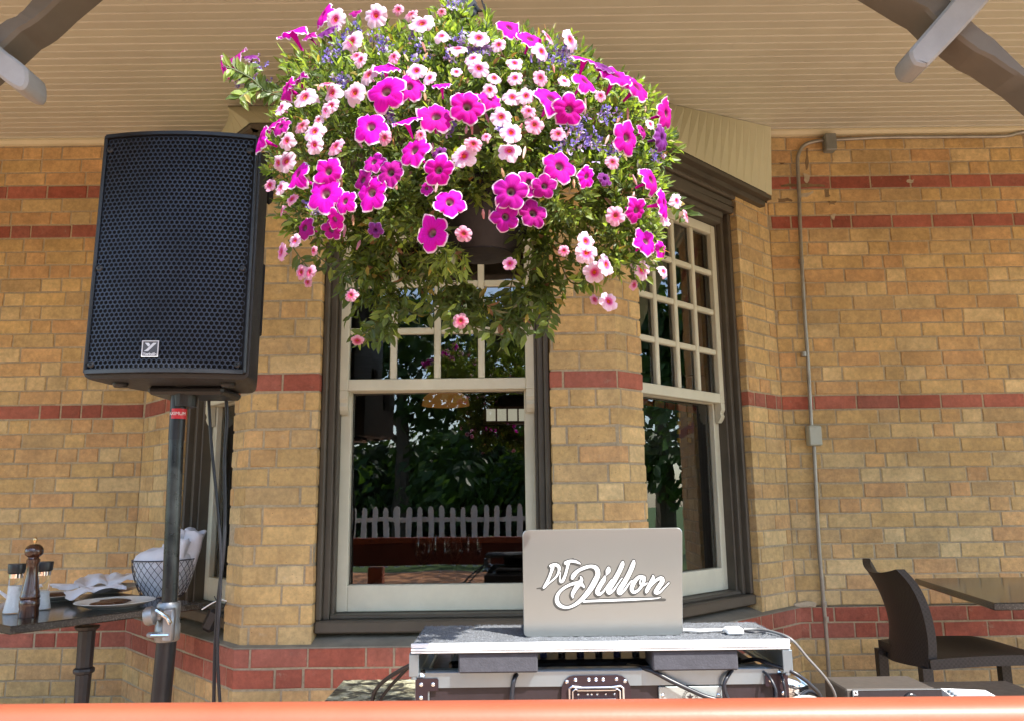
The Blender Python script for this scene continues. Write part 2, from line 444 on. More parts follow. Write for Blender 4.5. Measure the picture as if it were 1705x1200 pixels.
for i in range(3):
    a, b = SB[i], SB[i+1]; t = (b-a).normalized(); nn = Vector((t.y, -t.x))
    for (o0, o1, za, zb, ext) in ((-.004, -.09, ZSK-.020, ZSK-.0005, .0), (-.04, -.12, ZSK-.046, ZSK-.0205, 0)):
        A, B = a+nn*o0, b+nn*o0; C_, D_ = b+nn*o1, a+nn*o1
        trim.prism([(A.x, A.y, za), (B.x, B.y, za), (C_.x, C_.y, za), (D_.x, D_.y, za)], (0, 0, zb-za))
trim.build('skirt_trim', M_TAUPE, house)
# end board of the skirt against the wall
# --- ceiling of narrow boards with bevelled joints
mb = MB(); bw = .0515; y = YW-.0; zc = 2.995; rnd = random.Random(3)
while y > 1.43:
    y2 = max(y-bw, 1.42); dz = rnd.uniform(-.0006, .0006)
    # board face then a small bevel that faces the open side
    pr = [(y, zc-.002+dz+.004), (y-.003, zc-.002+dz), (y2+.0075, zc-.002+dz), (y2+.001, zc+.0065)]
    xs = [-6+rnd.uniform(0, 2)]
    while xs[-1] < 6: xs.append(xs[-1]+rnd.uniform(1.6, 3.6))
    xs = [-6]+[x for x in xs if x < 6]+[6]
    for xa, xb in zip(xs, xs[1:]):
        k = rnd.uniform(.965, 1.025); mb.col = (.52*k, .51*k, .42*k*rnd.uniform(.98, 1.01)); g_ = .0005; ddz = rnd.uniform(-.0004, .0004)
        for i in range(3):
            mb.add([(xa+g_, pr[i][0], pr[i][1]+ddz), (xb-g_, pr[i][0], pr[i][1]+ddz), (xb-g_, pr[i+1][0], pr[i+1][1]+ddz), (xa+g_, pr[i+1][0], pr[i+1][1]+ddz)], [(0, 1, 2, 3)])
    mb.col = (.5, .47, .38)
    y = y2
mb.box((-1.0, (1.28+YW)/2, zc+.11), (14, YW-1.28, .2))
mb.build('ceiling', M_CEIL, house)
mb = MB(); mb.box((-1.0, 1.345, 2.76), (14, .13, .52), None, .01); mb.build('eaves_beam', M_TIMB, house)
for x0_, x1_ in ((-7.5, CL.x-.02), (SB[3].x-.02, 3.0)):
    yy = YW-.004
    prof = [(yy, zc-.003), (yy-.030, zc-.003), (yy-.030, zc-.014), (yy-.016, zc-.028), (yy, zc-.032)]
    mb = MB(); mb.prism([(x0_, p, z) for p, z in prof], (x1_-x0_, 0, 0)); mb.build('cornice', M_CORN, house)
# interior shell
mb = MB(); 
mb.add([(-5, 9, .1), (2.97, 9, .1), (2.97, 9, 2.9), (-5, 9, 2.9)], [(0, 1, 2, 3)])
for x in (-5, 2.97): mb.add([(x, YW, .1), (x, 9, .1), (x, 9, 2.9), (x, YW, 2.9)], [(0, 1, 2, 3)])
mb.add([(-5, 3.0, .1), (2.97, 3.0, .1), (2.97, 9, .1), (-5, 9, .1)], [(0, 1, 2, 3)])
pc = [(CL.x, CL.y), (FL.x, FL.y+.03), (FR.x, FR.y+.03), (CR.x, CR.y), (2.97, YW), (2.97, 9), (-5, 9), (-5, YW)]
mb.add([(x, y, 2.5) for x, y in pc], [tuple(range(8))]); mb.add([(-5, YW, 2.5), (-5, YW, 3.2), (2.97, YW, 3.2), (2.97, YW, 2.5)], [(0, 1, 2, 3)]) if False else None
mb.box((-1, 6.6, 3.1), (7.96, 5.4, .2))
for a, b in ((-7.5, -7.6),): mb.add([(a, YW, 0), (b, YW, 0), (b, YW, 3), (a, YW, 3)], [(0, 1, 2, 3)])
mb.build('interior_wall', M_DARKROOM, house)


# ================================================================== GROUND, DECK, WORLD BEHIND THE CAMERA
def deckmat(name, c1, c2, ang, wdt=.14):
    m = N(name); mp = m.n('Mapping'); mp.inputs['Rotation'].default_value = (0, 0, ang); m.l(m.pos(), mp.inputs[0])
    sx = m.n('SeparateXYZ'); m.l(mp.outputs[0], sx.inputs[0])
    d = m.n('Math', operation='DIVIDE'); m.l(sx.outputs[0], d.inputs[0]); d.inputs[1].default_value = wdt
    fl = m.n('Math', operation='FLOOR'); m.l(d.outputs[0], fl.inputs[0]); fr = m.n('Math', operation='FRACT'); m.l(d.outputs[0], fr.inputs[0])
    wn = m.n('TexWhiteNoise', noise_dimensions='1D'); m.l(fl.outputs[0], wn.inputs['W'])
    st = m.n('Mapping'); st.inputs['Scale'].default_value = (14, .8, 1); m.l(mp.outputs[0], st.inputs[0])
    g = m.noise(3, 6, .6, st.outputs[0])
    c = m.mix(m.mix(.5, g, wn.outputs['Value']), c1, c2)
    gap = m.ramp(fr.outputs[0], [(0, (0, 0, 0)), (.045, (1, 1, 1))]); c = m.mix(1.0, c, gap, 'MULTIPLY')
    m.set(c, .6).bump(gap, .6, .004); return m.m
M_DECK = deckmat('deck_boards', (.30, .19, .115), (.42, .28, .18), R(38))
mb = MB(); mb.add([(-9, -6.5, 0), (9, -6.5, 0), (9, 3.9, 0), (-9, 3.9, 0)], [(0, 1, 2, 3)])
struct(mb.build('deck_floor', M_DECK))
m = N('grass'); m.set(m.ramp(m.noise(6, 6, .7), [(.3, (.05, .10, .02)), (.7, (.11, .17, .04))]), .9).bump(m.noise(60, 4), .8, .02); M_GRASS = m.m
M_TERR = deckmat('terrace_boards', (.50, .20, .075), (.72, .34, .15), R(52), .16)
mb = MB(); mb.add([(-6, -6.3, .004), (5, -6.3, .004), (5, -1.8, .004), (-6, -1.8, .004)], [(0, 1, 2, 3)])
struct(mb.build('terrace', M_TERR))
mb = MB(); mb.add([(-90, -120, -.05), (90, -120, -.05), (90, 60, -.05), (-90, 60, -.05)], [(0, 1, 2, 3)])
struct(mb.build('ground', M_GRASS))
# picket fence behind the viewer (seen mirrored in the panes)
M_PICK = paint('fence_whitewash', (.62, .60, .54), .6, .12, 9, .3)
fence = thing('picket_fence', 'white picket fence with rounded tops mirrored in the middle window', 'fence', (0, -7.2, 0))
for i in range(44):
    x = -4.2+i*.19
    mb = MB(); h = 1.02+random.uniform(-.015, .015)
    pf = [(x-.045, -7.2, .02), (x+.045, -7.2, .02), (x+.045, -7.2, h-.07), (x+.03, -7.2, h-.02), (x, -7.2, h), (x-.03, -7.2, h-.02), (x-.045, -7.2, h-.07)]
    mb.prism(pf, (0, .022, 0)); mb.build('picket', M_PICK, fence)
for z in (.3, .78):
    mb = MB(); mb.box((0, -7.24, z), (8.6, .04, .08), None, .005); mb.build('rail', M_PICK, fence)
# trees behind the fence
def leafmat(name, c, tr=.35, var=.35):
    m = N(name); a = m.n('Attribute', attribute_name='tone')
    col = m.mix(1.0, a.outputs['Color'], m.ramp(m.noise(30, 3), [(.3, (1-var,)*3), (.7, (1+var,)*3)]), 'MULTIPLY')
    m.set(col, .45); t = m.n('BsdfTranslucent'); m.l(m.mix(1.0, col, (1.5, 1.5, .5), 'MULTIPLY'), t.inputs[0])
    mx = m.n('MixShader'); mx.inputs[0].default_value = tr; m.l(m.b.outputs[0], mx.inputs[1]); m.l(t.outputs[0], mx.inputs[2]); m.l(mx.outputs[0], m.o.inputs[0])
    return m.m
M_LEAF = leafmat('tree_leaves', None)
M_BARK = paint('bark', (.10, .075, .05), .9, .3, 12, .9)
def rdir(rnd):
    z = rnd.uniform(-1, 1); a = rnd.uniform(0, 6.283); r = math.sqrt(1-z*z); return Vector((r*math.cos(a), r*math.sin(a), z))
def tree(x, y, h, r, label, seed, n=2600, lo=.18):
    rnd = random.Random(seed); t = thing('tree', label, 'tree', (x, y, 0), 'trees behind the picket fence')
    mb = MB(); mb.tube([(x, y, -.05), (x+.1, y, h*.3), (x-.1, y+.1, h*.7)], [.22, .17, .06], 8)
    for k in range(6):
        a = rnd.uniform(0, 6.28); z = h*rnd.uniform(.25, .6)
        mb.tube([(x, y, z), (x+math.cos(a)*r*.5, y+math.sin(a)*r*.5, z+h*.12)], [.08, .03], 6)
    mb.build('trunk', M_BARK, t)
    cl = [(Vector((x, y, h*rnd.uniform(lo, .9)))+Vector((rnd.uniform(-r, r), rnd.uniform(-r, r), 0))*.75, rnd.uniform(.28, .5)*r) for _ in range(18)]
    mb = MB()
    for i in range(n):
        c, cr = rnd.choice(cl); d = rdir(rnd); p = c+d*cr*rnd.uniform(.6, 1.05)*Vector((1, 1, .8)).length/1.6
        nn = (d+rdir(rnd)*.7+Vector((0, 0, .5))).normalized(); a = nn.orthogonal().normalized(); b = nn.cross(a); s = rnd.uniform(.10, .2)
        k = rnd.uniform(.6, 1.5); mb.col = (.05*k, .10*k, .022*k)
        mb.add([p-a*s, p+b*s*.5+nn*.02, p+a*s, p-b*s*.5+nn*.02], [(0, 1, 2), (0, 2, 3)])
    mb.build('crown', M_LEAF, t)
for i, (x, y, h, r, lb) in enumerate([(-7.5, -13, 9.5, 3.2, 'tall leafy tree at the left end of the garden behind the fence'), (-3.4, -12, 7.4, 2.4, 'rounded leafy tree behind the picket fence, left of the sky gap'),
        (.2, -15, 7.0, 2.4, 'bushy tree in the middle of the garden mirrored in the panes'), (4.2, -12.5, 9.5, 3.2, 'broad dark tree behind the picket fence, right of the sky gap'),
        (9.0, -10, 7.0, 3.0, 'tall tree to the right of the garden mirrored in the right window'), (13.0, -5, 6.4, 2.6, 'leafy tree beside the terrace mirrored in the right window'), (13.0, 5.0, 6.5, 1.9, 'dark tree beyond the end of the porch mirrored in the right window'), (17.0, 9.5, 6.5, 2.6, 'farther tree beyond the house corner mirrored in the right window')]):
    tree(x, y, h, r, lb, 40+i, 4200)
hg = thing('backdrop_hedge', 'dark dense hedge put in behind the trees to darken the mirrored background', 'backdrop_hedge', (0, -18, 0))  # added out of view to cover pale sky gaps between the mirrored trees
mb = MB(); hr = random.Random(77)
for i in range(9000):
    x = hr.uniform(-16, 16); top_ = 3.3+1.1*noise.noise(Vector((x*.35, 0, 5))); z = hr.uniform(0, top_); p = Vector((x, -18+hr.uniform(-.6, .5), z)); nn = (rdir(hr)+Vector((0, 1.2, .5))).normalized(); a = nn.orthogonal().normalized(); b = nn.cross(a); s = hr.uniform(.12, .24); k = hr.uniform(.5, 1.3)
    mb.col = (.030*k, .062*k, .016*k); mb.add([p-a*s, p+b*s*.6, p+a*s, p-b*s*.6], [(0, 1, 2, 3)])
mb.build('leaves', M_LEAF, hg)
mb = MB(); mb.box((0, -18.5, 1.35), (32, .5, 2.7)); mb.build('dense_core', paint('hedge_core', (.012, .022, .008), .9, .3, 5, 0), hg)
# red-orange rail in the foreground
m = N('red_rail_paint'); f = m.noise(5, 5, .6)
c = m.ramp(f, [(.3, (.275, .066, .031)), (.7, (.32, .084, .041))])
sc_r = m.ramp(m.noise(38, 7, .85, dist=1.5), [(.66, (0, 0, 0)), (.70, (.5, .5, .5))]); c = m.mix(sc_r, c, (.50, .26, .17)); m.set(c, .46, 0.0).bump(m.noise(25, 5, .65), .12, .003); M_RAIL = m.m
rail = thing('deck_rail', 'orange red painted deck rail with a rounded top crossing the bottom of the view', 'rail', (0, 1.0, 0))
zl, zr = at(0, 1166, 1.02).z, at(1705, 1166, 1.02).z
mb = MB(); prof = []
ZR = at(852, 1165, 1.02).z
for (dy, dz) in ((.0, 0), (-.004, .0015), (-.03, .002), (-.040, -.001), (-.045, -.008), (-.0475, -.016), (-.048, -.028), (-.044, -.034), (-.02, -.036), (.0, -.036)): prof.append((1.02+dy, ZR+dz))
Mr = Matrix.Translation((0, 1.02, ZR)) @ Matrix.Rotation(math.atan2(at(1705, 1168, 1.02).z-at(0, 1165, 1.02).z, 1.3)*0.0, 4, 'Y') @ Matrix.Rotation(-R(1.0), 4, 'Z') @ Matrix.Translation((0, -1.02, -ZR))
mb.prism([(-3.2, p, z) for p, z in prof], (6.4, 0, 0), Mr)
mb.build('cap', M_RAIL, rail, smooth=40)
mb = MB(); mb.box((0, .998, ZR-.105), (6.4, .028, .137), Mr, .004); mb.build('board', paint('shaded_rail_red', (.11, .022, .014), .6, .2, 8, .2), rail)  # rail red darkened, the shade on the house side put into the colour
for x in (-2.9, -1.0, .9, 2.8):
    mb = MB(); mb.box((x, 1.0, (ZR-.18)/2), (.09, .09, ZR-.18), Mr, .005); mb.build('post', M_RAIL, rail)

# ================================================================== TIMBER BRACKETS (top corners)
def wavy_prism(mb, pts, thick, seed, z=None):
    mb.prism(pts, (0, thick, 0))
def bracket(side):
    Y1 = 1.72
    if side > 0:
        lower = [(1440, -45), (1514, 0), (1540, 14), (1560, 34), (1577, 45), (1593, 59), (1610, 72), (1627, 84), (1650, 95), (1675, 112), (1705, 131), (1760, 178), (1850, 262)]
        upper = [(1540, -45), (1587, 0), (1604, 18), (1621, 34), (1640, 50), (1659, 63), (1680, 84), (1705, 108), (1760, 150), (1850, 225)]
        logf = [(1690, -60), (1648, 0), (1600, 54), (1551, 104), (1543, 109), (1534, 109), (1525, 106), (1519, 98), (1516, 88), (1518, 81), (1530, 66), (1587, 0), (1625, -50)]
    else:
        lower = [(180, -70), (130, -28), (96, 0), (75, 20), (60, 33), (46, 42), (33, 49), (18, 63), (4, 76), (-20, 96), (-60, 130), (-130, 200)]
        upper = [(110, -70), (70, -28), (48, 0), (36, 14), (23, 25), (8, 30), (-6, 40), (-30, 64), (-70, 96), (-130, 150)]
        logf = [(-80, -10), (-40, 38), (0, 78), (20, 93), (39, 108), (44, 116), (45, 126), (44, 138), (38, 147), (31, 148), (25, 146), (12, 138), (0, 129), (-40, 96), (-95, 45)]
    lab = 'right' if side > 0 else 'left'
    br = tag(None or bpy.data.objects.new('roof_bracket', None), 'dark grey brown gnarled timber bracket beam in the upper %s corner' % lab, 'bracket'); COL.objects.link(br); br.location = at(lower[5][0], lower[5][1], Y1)
    mb = MB(); dl = 9
    def dens(P):
        out = []
        for a, b in zip(P, P[1:]):
            for k in range(6):
                t = k/6; out.append((a[0]+(b[0]-a[0])*t, a[1]+(b[1]-a[1])*t))
        out.append(P[-1]); return out
    lo, up = dens(lower), dens(upper); n = min(len(lo), len(up))
    lo = [lo[int(i*(len(lo)-1)/(n-1))] for i in range(n)]; up = [up[int(i*(len(up)-1)/(n-1))] for i in range(n)]
    T = .088; ring = []
    for i in range(n):
        a, b = at(*lo[i], Y1), at(*up[i], Y1); w_ = Vector((0, T, 0))
        wob = .002*noise.noise(Vector((i*.4, side, 2)))
        e = .008; d = (b-a).normalized()
        ring.append([a+d*e+Vector((0, wob, 0)), b-d*e+Vector((0, wob, 0)), b+Vector((0, e, 0)), b+w_, a+w_, a+Vector((0, e, 0))])
    vs = [p for r_ in ring for p in r_]; fs = []
    for i in range(n-1):
        for k in range(6): fs.append((i*6+k, (i+1)*6+k, (i+1)*6+(k+1) % 6, i*6+(k+1) % 6))
    mb.add(vs, fs); mb.build('beam', M_TIMB, br, smooth=35)
    mb = MB(); lf = logf[1:-1]; sm_ = smoothpts([(x, y, 0) for x, y in lf], 4); sm_ = [logf[0]]+[(p.x, p.y) for p in sm_]+[logf[-1]]
    P = [at(x, y, Y1-.028) for x, y in sm_]; c = sum(P, Vector())/len(P); e = .006
    T2 = .088; n = len(P); ins = []
    for i in range(n):
        t = (P[(i+1) % n]-P[i-1]).normalized(); nn = Vector((t.z, 0, -t.x)); 
        if nn.dot(P[i]-c) > 0: nn = -nn
        ins.append(P[i]+nn*e)
    def rg(pts, dy): return [p+Vector((0, dy, 0)) for p in pts]
    ringz = [ins, rg(P, .006), rg(P, T2-.012), rg([a.lerp(b, .6) for a, b in zip(P, ins)], T2-.003), rg([a.lerp(b, 2.0) for a, b in zip(P, ins)], T2)]
    vs = [p for r_ in ringz for p in r_]; fs = [tuple(range(n))]+[tuple(4*n+i for i in range(n))[::-1]]
    for r_ in range(4):
        for i in range(n): fs.append((r_*n+i, (r_+1)*n+i, (r_+1)*n+(i+1) % n, r_*n+(i+1) % n))
    mb.add(vs, fs); mb.build('crossing_log', M_TIMB2, br, smooth=32)
bracket(1); bracket(-1)

# ================================================================== SPEAKER ON STAND
M_BLK = paint('black_textured_cabinet', (.018, .018, .020), .5, .2, 30, .5, bs=220)
M_BLKS = paint('black_plastic', (.014, .014, .016), .35, .15, 20, .1)
m = N('grille_steel'); m.set(m.ramp(m.noise(8, 4), [(.3, (.028, .034, .048)), (.7, (.045, .055, .078))]), .42, .5); M_GRILLE = m.m
m = N('speaker_foam'); m.set((.004, .004, .005), .9); M_FOAM = m.m
M_SILV = paint('silver_print', (.55, .56, .58), .35, .05, 30, 0)
M_ALU = paint('brushed_aluminium', (.30, .38, .44), .32, .1, 4, .12, metal=.85, bs=90)  # shade and blue cast of the case band put into the metal colour
M_CHROME = paint('chrome', (.75, .76, .78), .12, .05, 8, 0, metal=1.0)
def text(name, s, size, M, mat, parent, thick=.0006, font=None, align='CENTER', sx=1.0, bold=0.0):
    cu = bpy.data.curves.new(name, 'FONT'); cu.body = s; cu.size = size; cu.extrude = thick; cu.align_x = align; cu.align_y = 'CENTER'; cu.offset = bold
    o = bpy.data.objects.new(name, cu); COL.objects.link(o)
    dg = bpy.context.evaluated_depsgraph_get(); me = bpy.data.meshes.new_from_object(o.evaluated_get(dg)); bpy.data.objects.remove(o)
    me.transform(Matrix.Scale(sx, 4, (1, 0, 0)))
    if callable(M):
        for v in me.vertices: v.co = M(v.co)
    else: me.transform(M)
    me.materials.clear(); me.materials.append(mat)
    o = bpy.data.objects.new(name, me); COL.objects.link(o)
    if parent is not None: o.parent = parent; o.matrix_parent_inverse = W(parent).inverted()
    return o
YS = 2.03
p_bl = at(135, 629, YS); p_br = at(405, 632, YS); p_tl = at(165, 224, YS); p_tr = at(420, 228, YS)
xc = (p_bl.x+p_br.x+p_tl.x+p_tr.x)/4; sw = .432; zb_, zt_ = (p_bl.z+p_br.z)/2, (p_tl.z+p_tr.z)/2+.004
spk = thing('loudspeaker', 'black loudspeaker with hexagonal mesh grille mounted on top of the pole', 'loudspeaker', (xc, YS, zb_))
SYAW = Matrix.Translation((xc, YS, 0)) @ Matrix.Rotation(R(1.2), 4, 'Z') @ Matrix.Rotation(R(.5), 4, 'Y')
def bow(x): return -.030*(1-(x/(sw/2))**2)
# cabinet: plan outline swept in height
def plan(ins=0.0, back=1.0):
    w2 = sw/2-ins; pts = []
    for i in range(13):
        x = -w2+2*w2*i/12; pts.append((x, bow(x)*.97+.004+ins*.3))
    pts += [(w2, .03), (w2*.97, .10), (w2*.72, .27), (w2*.62, .30-ins), (-w2*.62, .30-ins), (-w2*.72, .27), (-w2*.97, .10), (-w2, .03)]
    return pts
mb = MB(); H = zt_-zb_
levels = [(0.0, .014), (.006, .004), (.014, 0), (H-.014, 0), (H-.006, .004), (H, .014)]
vs = []; n = len(plan())
for z, ins in levels: vs += [(x, y, zb_+z) for x, y in plan(ins)]
fs = [tuple(range(n))[::-1], tuple((len(levels)-1)*n+i for i in range(n))]
for r_ in range(len(levels)-1):
    for i in range(n): fs.append((r_*n+i, r_*n+(i+1) % n, (r_+1)*n+(i+1) % n, (r_+1)*n+i))
mb.add(vs, fs, SYAW); cab = mb.build('cabinet', M_BLK, spk, smooth=32)
# side handle recess as a near-black inset with its shade in the colour, and waist bulge, right side
mb = MB()
Mh = SYAW @ Matrix.Translation((sw*.468, .125, zb_+H*.355)) @ Matrix.Rotation(R(17), 4, 'Z')
mb.box((0, 0, 0), (.010, .055, .20), Mh, .004); mb.build('handle', M_FOAM, cab)
mb = MB(); Mh = SYAW @ Matrix.Translation((sw*.462, .15, zb_+H*.86)) @ Matrix.Rotation(R(17), 4, 'Z')
mb.box((0, 0, 0), (.024, .07, .085), Mh, .011); mb.build('handle', M_FOAM, cab)
for x in (-.15, .14):
    mb = MB(); mb.lathe([(.020, 0), (.020, -.006), (.016, -.012), (.0, -.013)], (x, .07, zb_), 16, SYAW, cap=False); mb.build('foot', M_BLKS, cab)
mb = MB(); mb.box((.005, .20, zb_-.012), (.21, .16, .024), SYAW, .008); mb.lathe([(.034, -.055), (.036, -.02), (.036, 0)], (-.01, .16, zb_), 20, SYAW); mb.build('pole_socket', M_BLKS, cab)
# grille frame + foam + hex grille
mb = MB(); g = .017
def fr_ring(i0, i1, y0, y1):
    pass
zA, zB = zb_+.012, zb_+H-.010
N_ = 24
for (xa, xb, za, zb2) in ((-sw/2+.004, -sw/2+.014, zA, zB), (sw/2-.014, sw/2-.004, zA, zB)):
    mb.box(((xa+xb)/2, bow((xa+xb)/2)-.004, (za+zb2)/2), (xb-xa, .016, zb2-za), SYAW, .004)
for z in (zA+.005, zB-.005):
    for i in range(N_):
        xa, xb = -sw/2+.010+(sw-.02)*i/N_, -sw/2+.010+(sw-.02)*(i+1)/N_
        mb.add([(xa, bow(xa)-.012, z-.005), (xb, bow(xb)-.012, z-.005), (xb, bow(xb)-.012, z+.005), (xa, bow(xa)-.012, z+.005), (xa, bow(xa)+.006, z-.006), (xb, bow(xb)+.006, z-.006), (xb, bow(xb)+.006, z+.006), (xa, bow(xa)+.006, z+.006)],
               [(0, 1, 2, 3), (0, 4, 5, 1), (3, 2, 6, 7)], SYAW)
gf = mb.build('grille_frame', M_BLKS, spk)
mb = MB()
for i in range(N_):
    xa, xb = -sw/2+.008+(sw-.016)*i/N_, -sw/2+.008+(sw-.016)*(i+1)/N_
    mb.add([(xa, bow(xa)+.0035-.003, zA), (xb, bow(xb)+.0035-.003, zA), (xb, bow(xb)+.0035-.003, zB), (xa, bow(xa)+.0035-.003, zB)], [(0, 1, 2, 3)], SYAW)
mb.build('foam', M_FOAM, spk)
mb = MB(); pit = .0132; rx = pit/math.sqrt(3); row = pit*.866
# pointy-top hexagons: columns spaced pit, rows spaced 1.5*rx
x0_, x1_, z0_, z1_ = -sw/2+.013, sw/2-.013, zA+.009, zB-.009
r_ = 0; z = z0_+rx
while z < z1_-rx*.5:
    x = x0_+(pit/2 if r_ % 2 else 0)+pit/2
    while x < x1_-pit*.3:
        vs = []
        for k in range(6):
            a = math.pi/6+k*math.pi/3
            for rr, dy in ((rx, 0), (rx*.80, .0), (rx*.77, .0022)):
                px_, pz_ = min(max(x+rr*math.cos(a), x0_), x1_), min(max(z+rr*math.sin(a), z0_), z1_)
                vs.append((px_, bow(px_)-.0072+dy, pz_))
        fs = []
        for k in range(6):
            j = (k+1) % 6
            fs += [(k*3, j*3, j*3+1, k*3+1), (k*3+1, j*3+1, j*3+2, k*3+2)]
        mb.add(vs, fs, SYAW); x += pit
    z += 1.5*rx; r_ += 1
mb.build('grille', M_GRILLE, spk)
for x in (-sw/2+.026, sw/2-.026):
    for z in (zb_+.036, zb_+H*.43, zb_+H-.055):
        mb = MB(); Ms = SYAW @ Matrix.Translation((x, bow(x)-.0085, z)) @ Matrix.Rotation(R(90), 4, 'X')
        mb.lathe([(.0085, -.002), (.0085, .0015), (.0055, .0035), (.0025, .0035), (.0022, .001)], (0, 0, 0), 14, Ms); mb.build('screw', M_BLKS, spk)
# badge
bx, bz = -.028, zb_+.072
Mb = SYAW @ Matrix.Translation((bx, bow(bx)-.0095, bz)) @ Matrix.Rotation(R(90), 4, 'X')      # local x right, y up, z towards viewer
B = .0215
mb = MB(); mb.box((0, 0, 0), (2*B, 2*B, .003), Mb); bdg = mb.build('badge', paint('badge_grey', (.07, .07, .075), .4, .1, 30, 0), spk)
mb = MB()
for c_, d_ in (((0, B-.0012, .002), (2*B, .0024, .002)), ((0, -B+.0012, .002), (2*B, .0024, .002)), ((-B+.0012, 0, .002), (.0024, 2*B-.0048, .002)), ((B-.0012, 0, .002), (.0024, 2*B-.0048, .002))): mb.box(c_, d_, Mb)
k_ = 2*B/27.0     # badge pixels (20x zoom, 540 wide)
def bp(x, y): return ((x-650)/20*k_, (610-y)/20*k_, .0016)
mb.prism([bp(*p) for p in ((470, 415), (590, 415), (640, 480), (690, 440), (740, 415), (850, 415), (590, 690), (450, 690), (580, 555))], (0, 0, .0012) if False else Mb.to_3x3() @ Vector((0, 0, 0)) , Mb) if False else None
P1 = [bp(*p) for p in ((735, 415), (850, 415), (585, 690), (450, 690), (520, 640))]
P2 = [bp(*p) for p in ((465, 415), (590, 415), (643, 487), (583, 545))]
for P in (P1, P2): mb.add(P, [tuple(range(len(P)))], Mb)
mb.build('emblem', M_SILV, bdg)
text('lettering', 'Yorkville', .0098, Mb @ Matrix.Translation((0, -.0142, .0020)), M_SILV, bdg, .0003, bold=.0003)

# stand
M_POLE = paint('dark_green_grey_pole', (.030, .033, .034), .28, .45, 14, .15, metal=.6, bs=30)
M_POLE2 = paint('black_pole', (.018, .018, .02), .35, .3, 10, .1, metal=.3)
YP = 2.18
ptop = at(298, 655, YP); pcl = at(281, 1030, YP); pbot = at(268, 1165, YP)
dirp = (pbot-ptop).normalized(); floorp = ptop+dirp*(ptop.z/-dirp.z)
stand = thing('speaker_stand', 'black telescopic pole stand with a silver clamp carrying the loudspeaker', 'speaker stand', (floorp.x, YP, 0))
mb = MB(); a_ = ptop+dirp*(-.03); b_ = at(283, 990, YP)
mb.tube([a_, ptop+dirp*.13], .0215, 24); mb.build('upper_sleeve', M_POLE2, stand, smooth=40)
mb = MB(); mb.tube([ptop+dirp*.13, b_, pcl], .0203, 24); mb.build('inner_tube', M_POLE, stand, smooth=40)
mb = MB(); mb.tube([pcl, pbot, floorp+Vector((0, 0, .12))], .0255, 24); mb.build('outer_tube', M_POLE2, stand, smooth=40)
M_RED = paint('red_sticker', (.55, .02, .03), .4, .06, 20, 0)
c_ = at(297, 689, YP)
mb = MB(); mb.tube([c_-dirp*.014, c_+dirp*.014], .0222, 24); lb_ = mb.build('label', M_RED, stand, smooth=40)
M_WHT = paint('white_print', (.8, .8, .8), .5, .03, 30, 0)
def wrap(v):
    a = v.x/.0225; return c_+Vector((math.sin(a)*(.0225+v.z), -math.cos(a)*(.0225+v.z), v.y))
text('lettering', 'MAXIMUM', .0130, wrap, M_WHT, lb_, .0003)
# clamp
M_CAST = paint('cast_metal', (.27, .275, .28), .42, .12, 25, .3, metal=.75, bs=60)
cm = at(280, 1030, YP)
mb = MB()
up_ = -dirp
mb.tube([cm+up_*.045, cm+up_*.038, cm+up_*.03, cm-up_*.01, cm-up_*.014, cm-up_*.05, cm-up_*.056], [.026, .030, .030, .029, .032, .032, .028], 24)
mb.box(cm+Vector((.018, -.036, -.01)), (.030, .022, .085), None, .005); mb.box(cm+Vector((-.016, -.037, .014)), (.034, .018, .022), None, .005)
mb.box(cm+Vector((-.012, -.038, -.034)), (.05, .014, .014), None, .004)
cl_ = mb.build('clamp', M_CAST, stand, smooth=40)
mb = MB(); q0 = at(262, 1022, YP-.04); q1 = at(241, 1027, YP-.045)
mb.tube([q0+Vector((.03, 0, 0)), q0], .008, 12); mb.tube([q0, q0.lerp(q1, .3), q1.lerp(q0, .2), q1], [.012, .024, .024, .020], 18)
mb.build('knob', M_CAST, cl_, smooth=40)
mb = MB(); mb.tube([cm+Vector((-.012, -.048, .03)), cm+Vector((.02, -.052, .012)), cm+Vector((.028, -.05, -.004))], .006, 8); mb.tube([cm+Vector((-.022, -.046, -.034)), cm+Vector((.024, -.046, -.034))], .0045, 8)
mb.build('bolt', M_CHROME, cl_, smooth=40)
for k in range(3):
    a = R(90+120*k); d = Vector((math.cos(a), math.sin(a), 0)); f = Vector((floorp.x, YP, 0))
    mb = MB(); mb.box((0, 0, 0), (.5, .03, .02), Matrix.Translation(f+d*.27+Vector((0, 0, .19))) @ d.to_track_quat('X', 'Z').to_matrix().to_4x4() @ Matrix.Rotation(R(36), 4, 'Y'), .004)
    lg = mb.build('leg', M_POLE2, stand); mb = MB(); mb.lathe([(.018, 0), (.02, .02), (.014, .03)], f+d*.47, 12); mb.build('foot', M_BLKS, lg)

# speaker cables
M_RUB = paint('black_rubber_cable', (.016, .017, .022), .35, .1, 30, 0)
def cable(pix, Ys, r, label, cat='cable', mat=None, name='cable', group=None, k=6):
    pts = smoothpts([at(x, y, Y) for (x, y), Y in zip(pix, Ys)], k)
    mb = MB(); mb.tube(pts, r, 8); return tag(mb.build(name, mat or M_RUB, None, smooth=60), label, cat, group)
cable([(347, 655), (352, 740), (362, 840), (368, 920), (366, 1000), (362, 1080), (366, 1165), (372, 1230)], [2.3]*8, .0048, 'black speaker cable hanging beside the pole, the left one of the two', group='cables hanging from the loudspeaker')
cable([(376, 655), (378, 700), (374, 760), (375, 850), (372, 920), (363, 1000), (358, 1080), (356, 1165), (355, 1230)], [2.3, 2.3, 2.3, 2.3, 2.3, 2.32, 2.32, 2.32, 2.32], .0054, 'thicker black speaker cable hanging from the right rear of the loudspeaker', group='cables hanging from the loudspeaker')

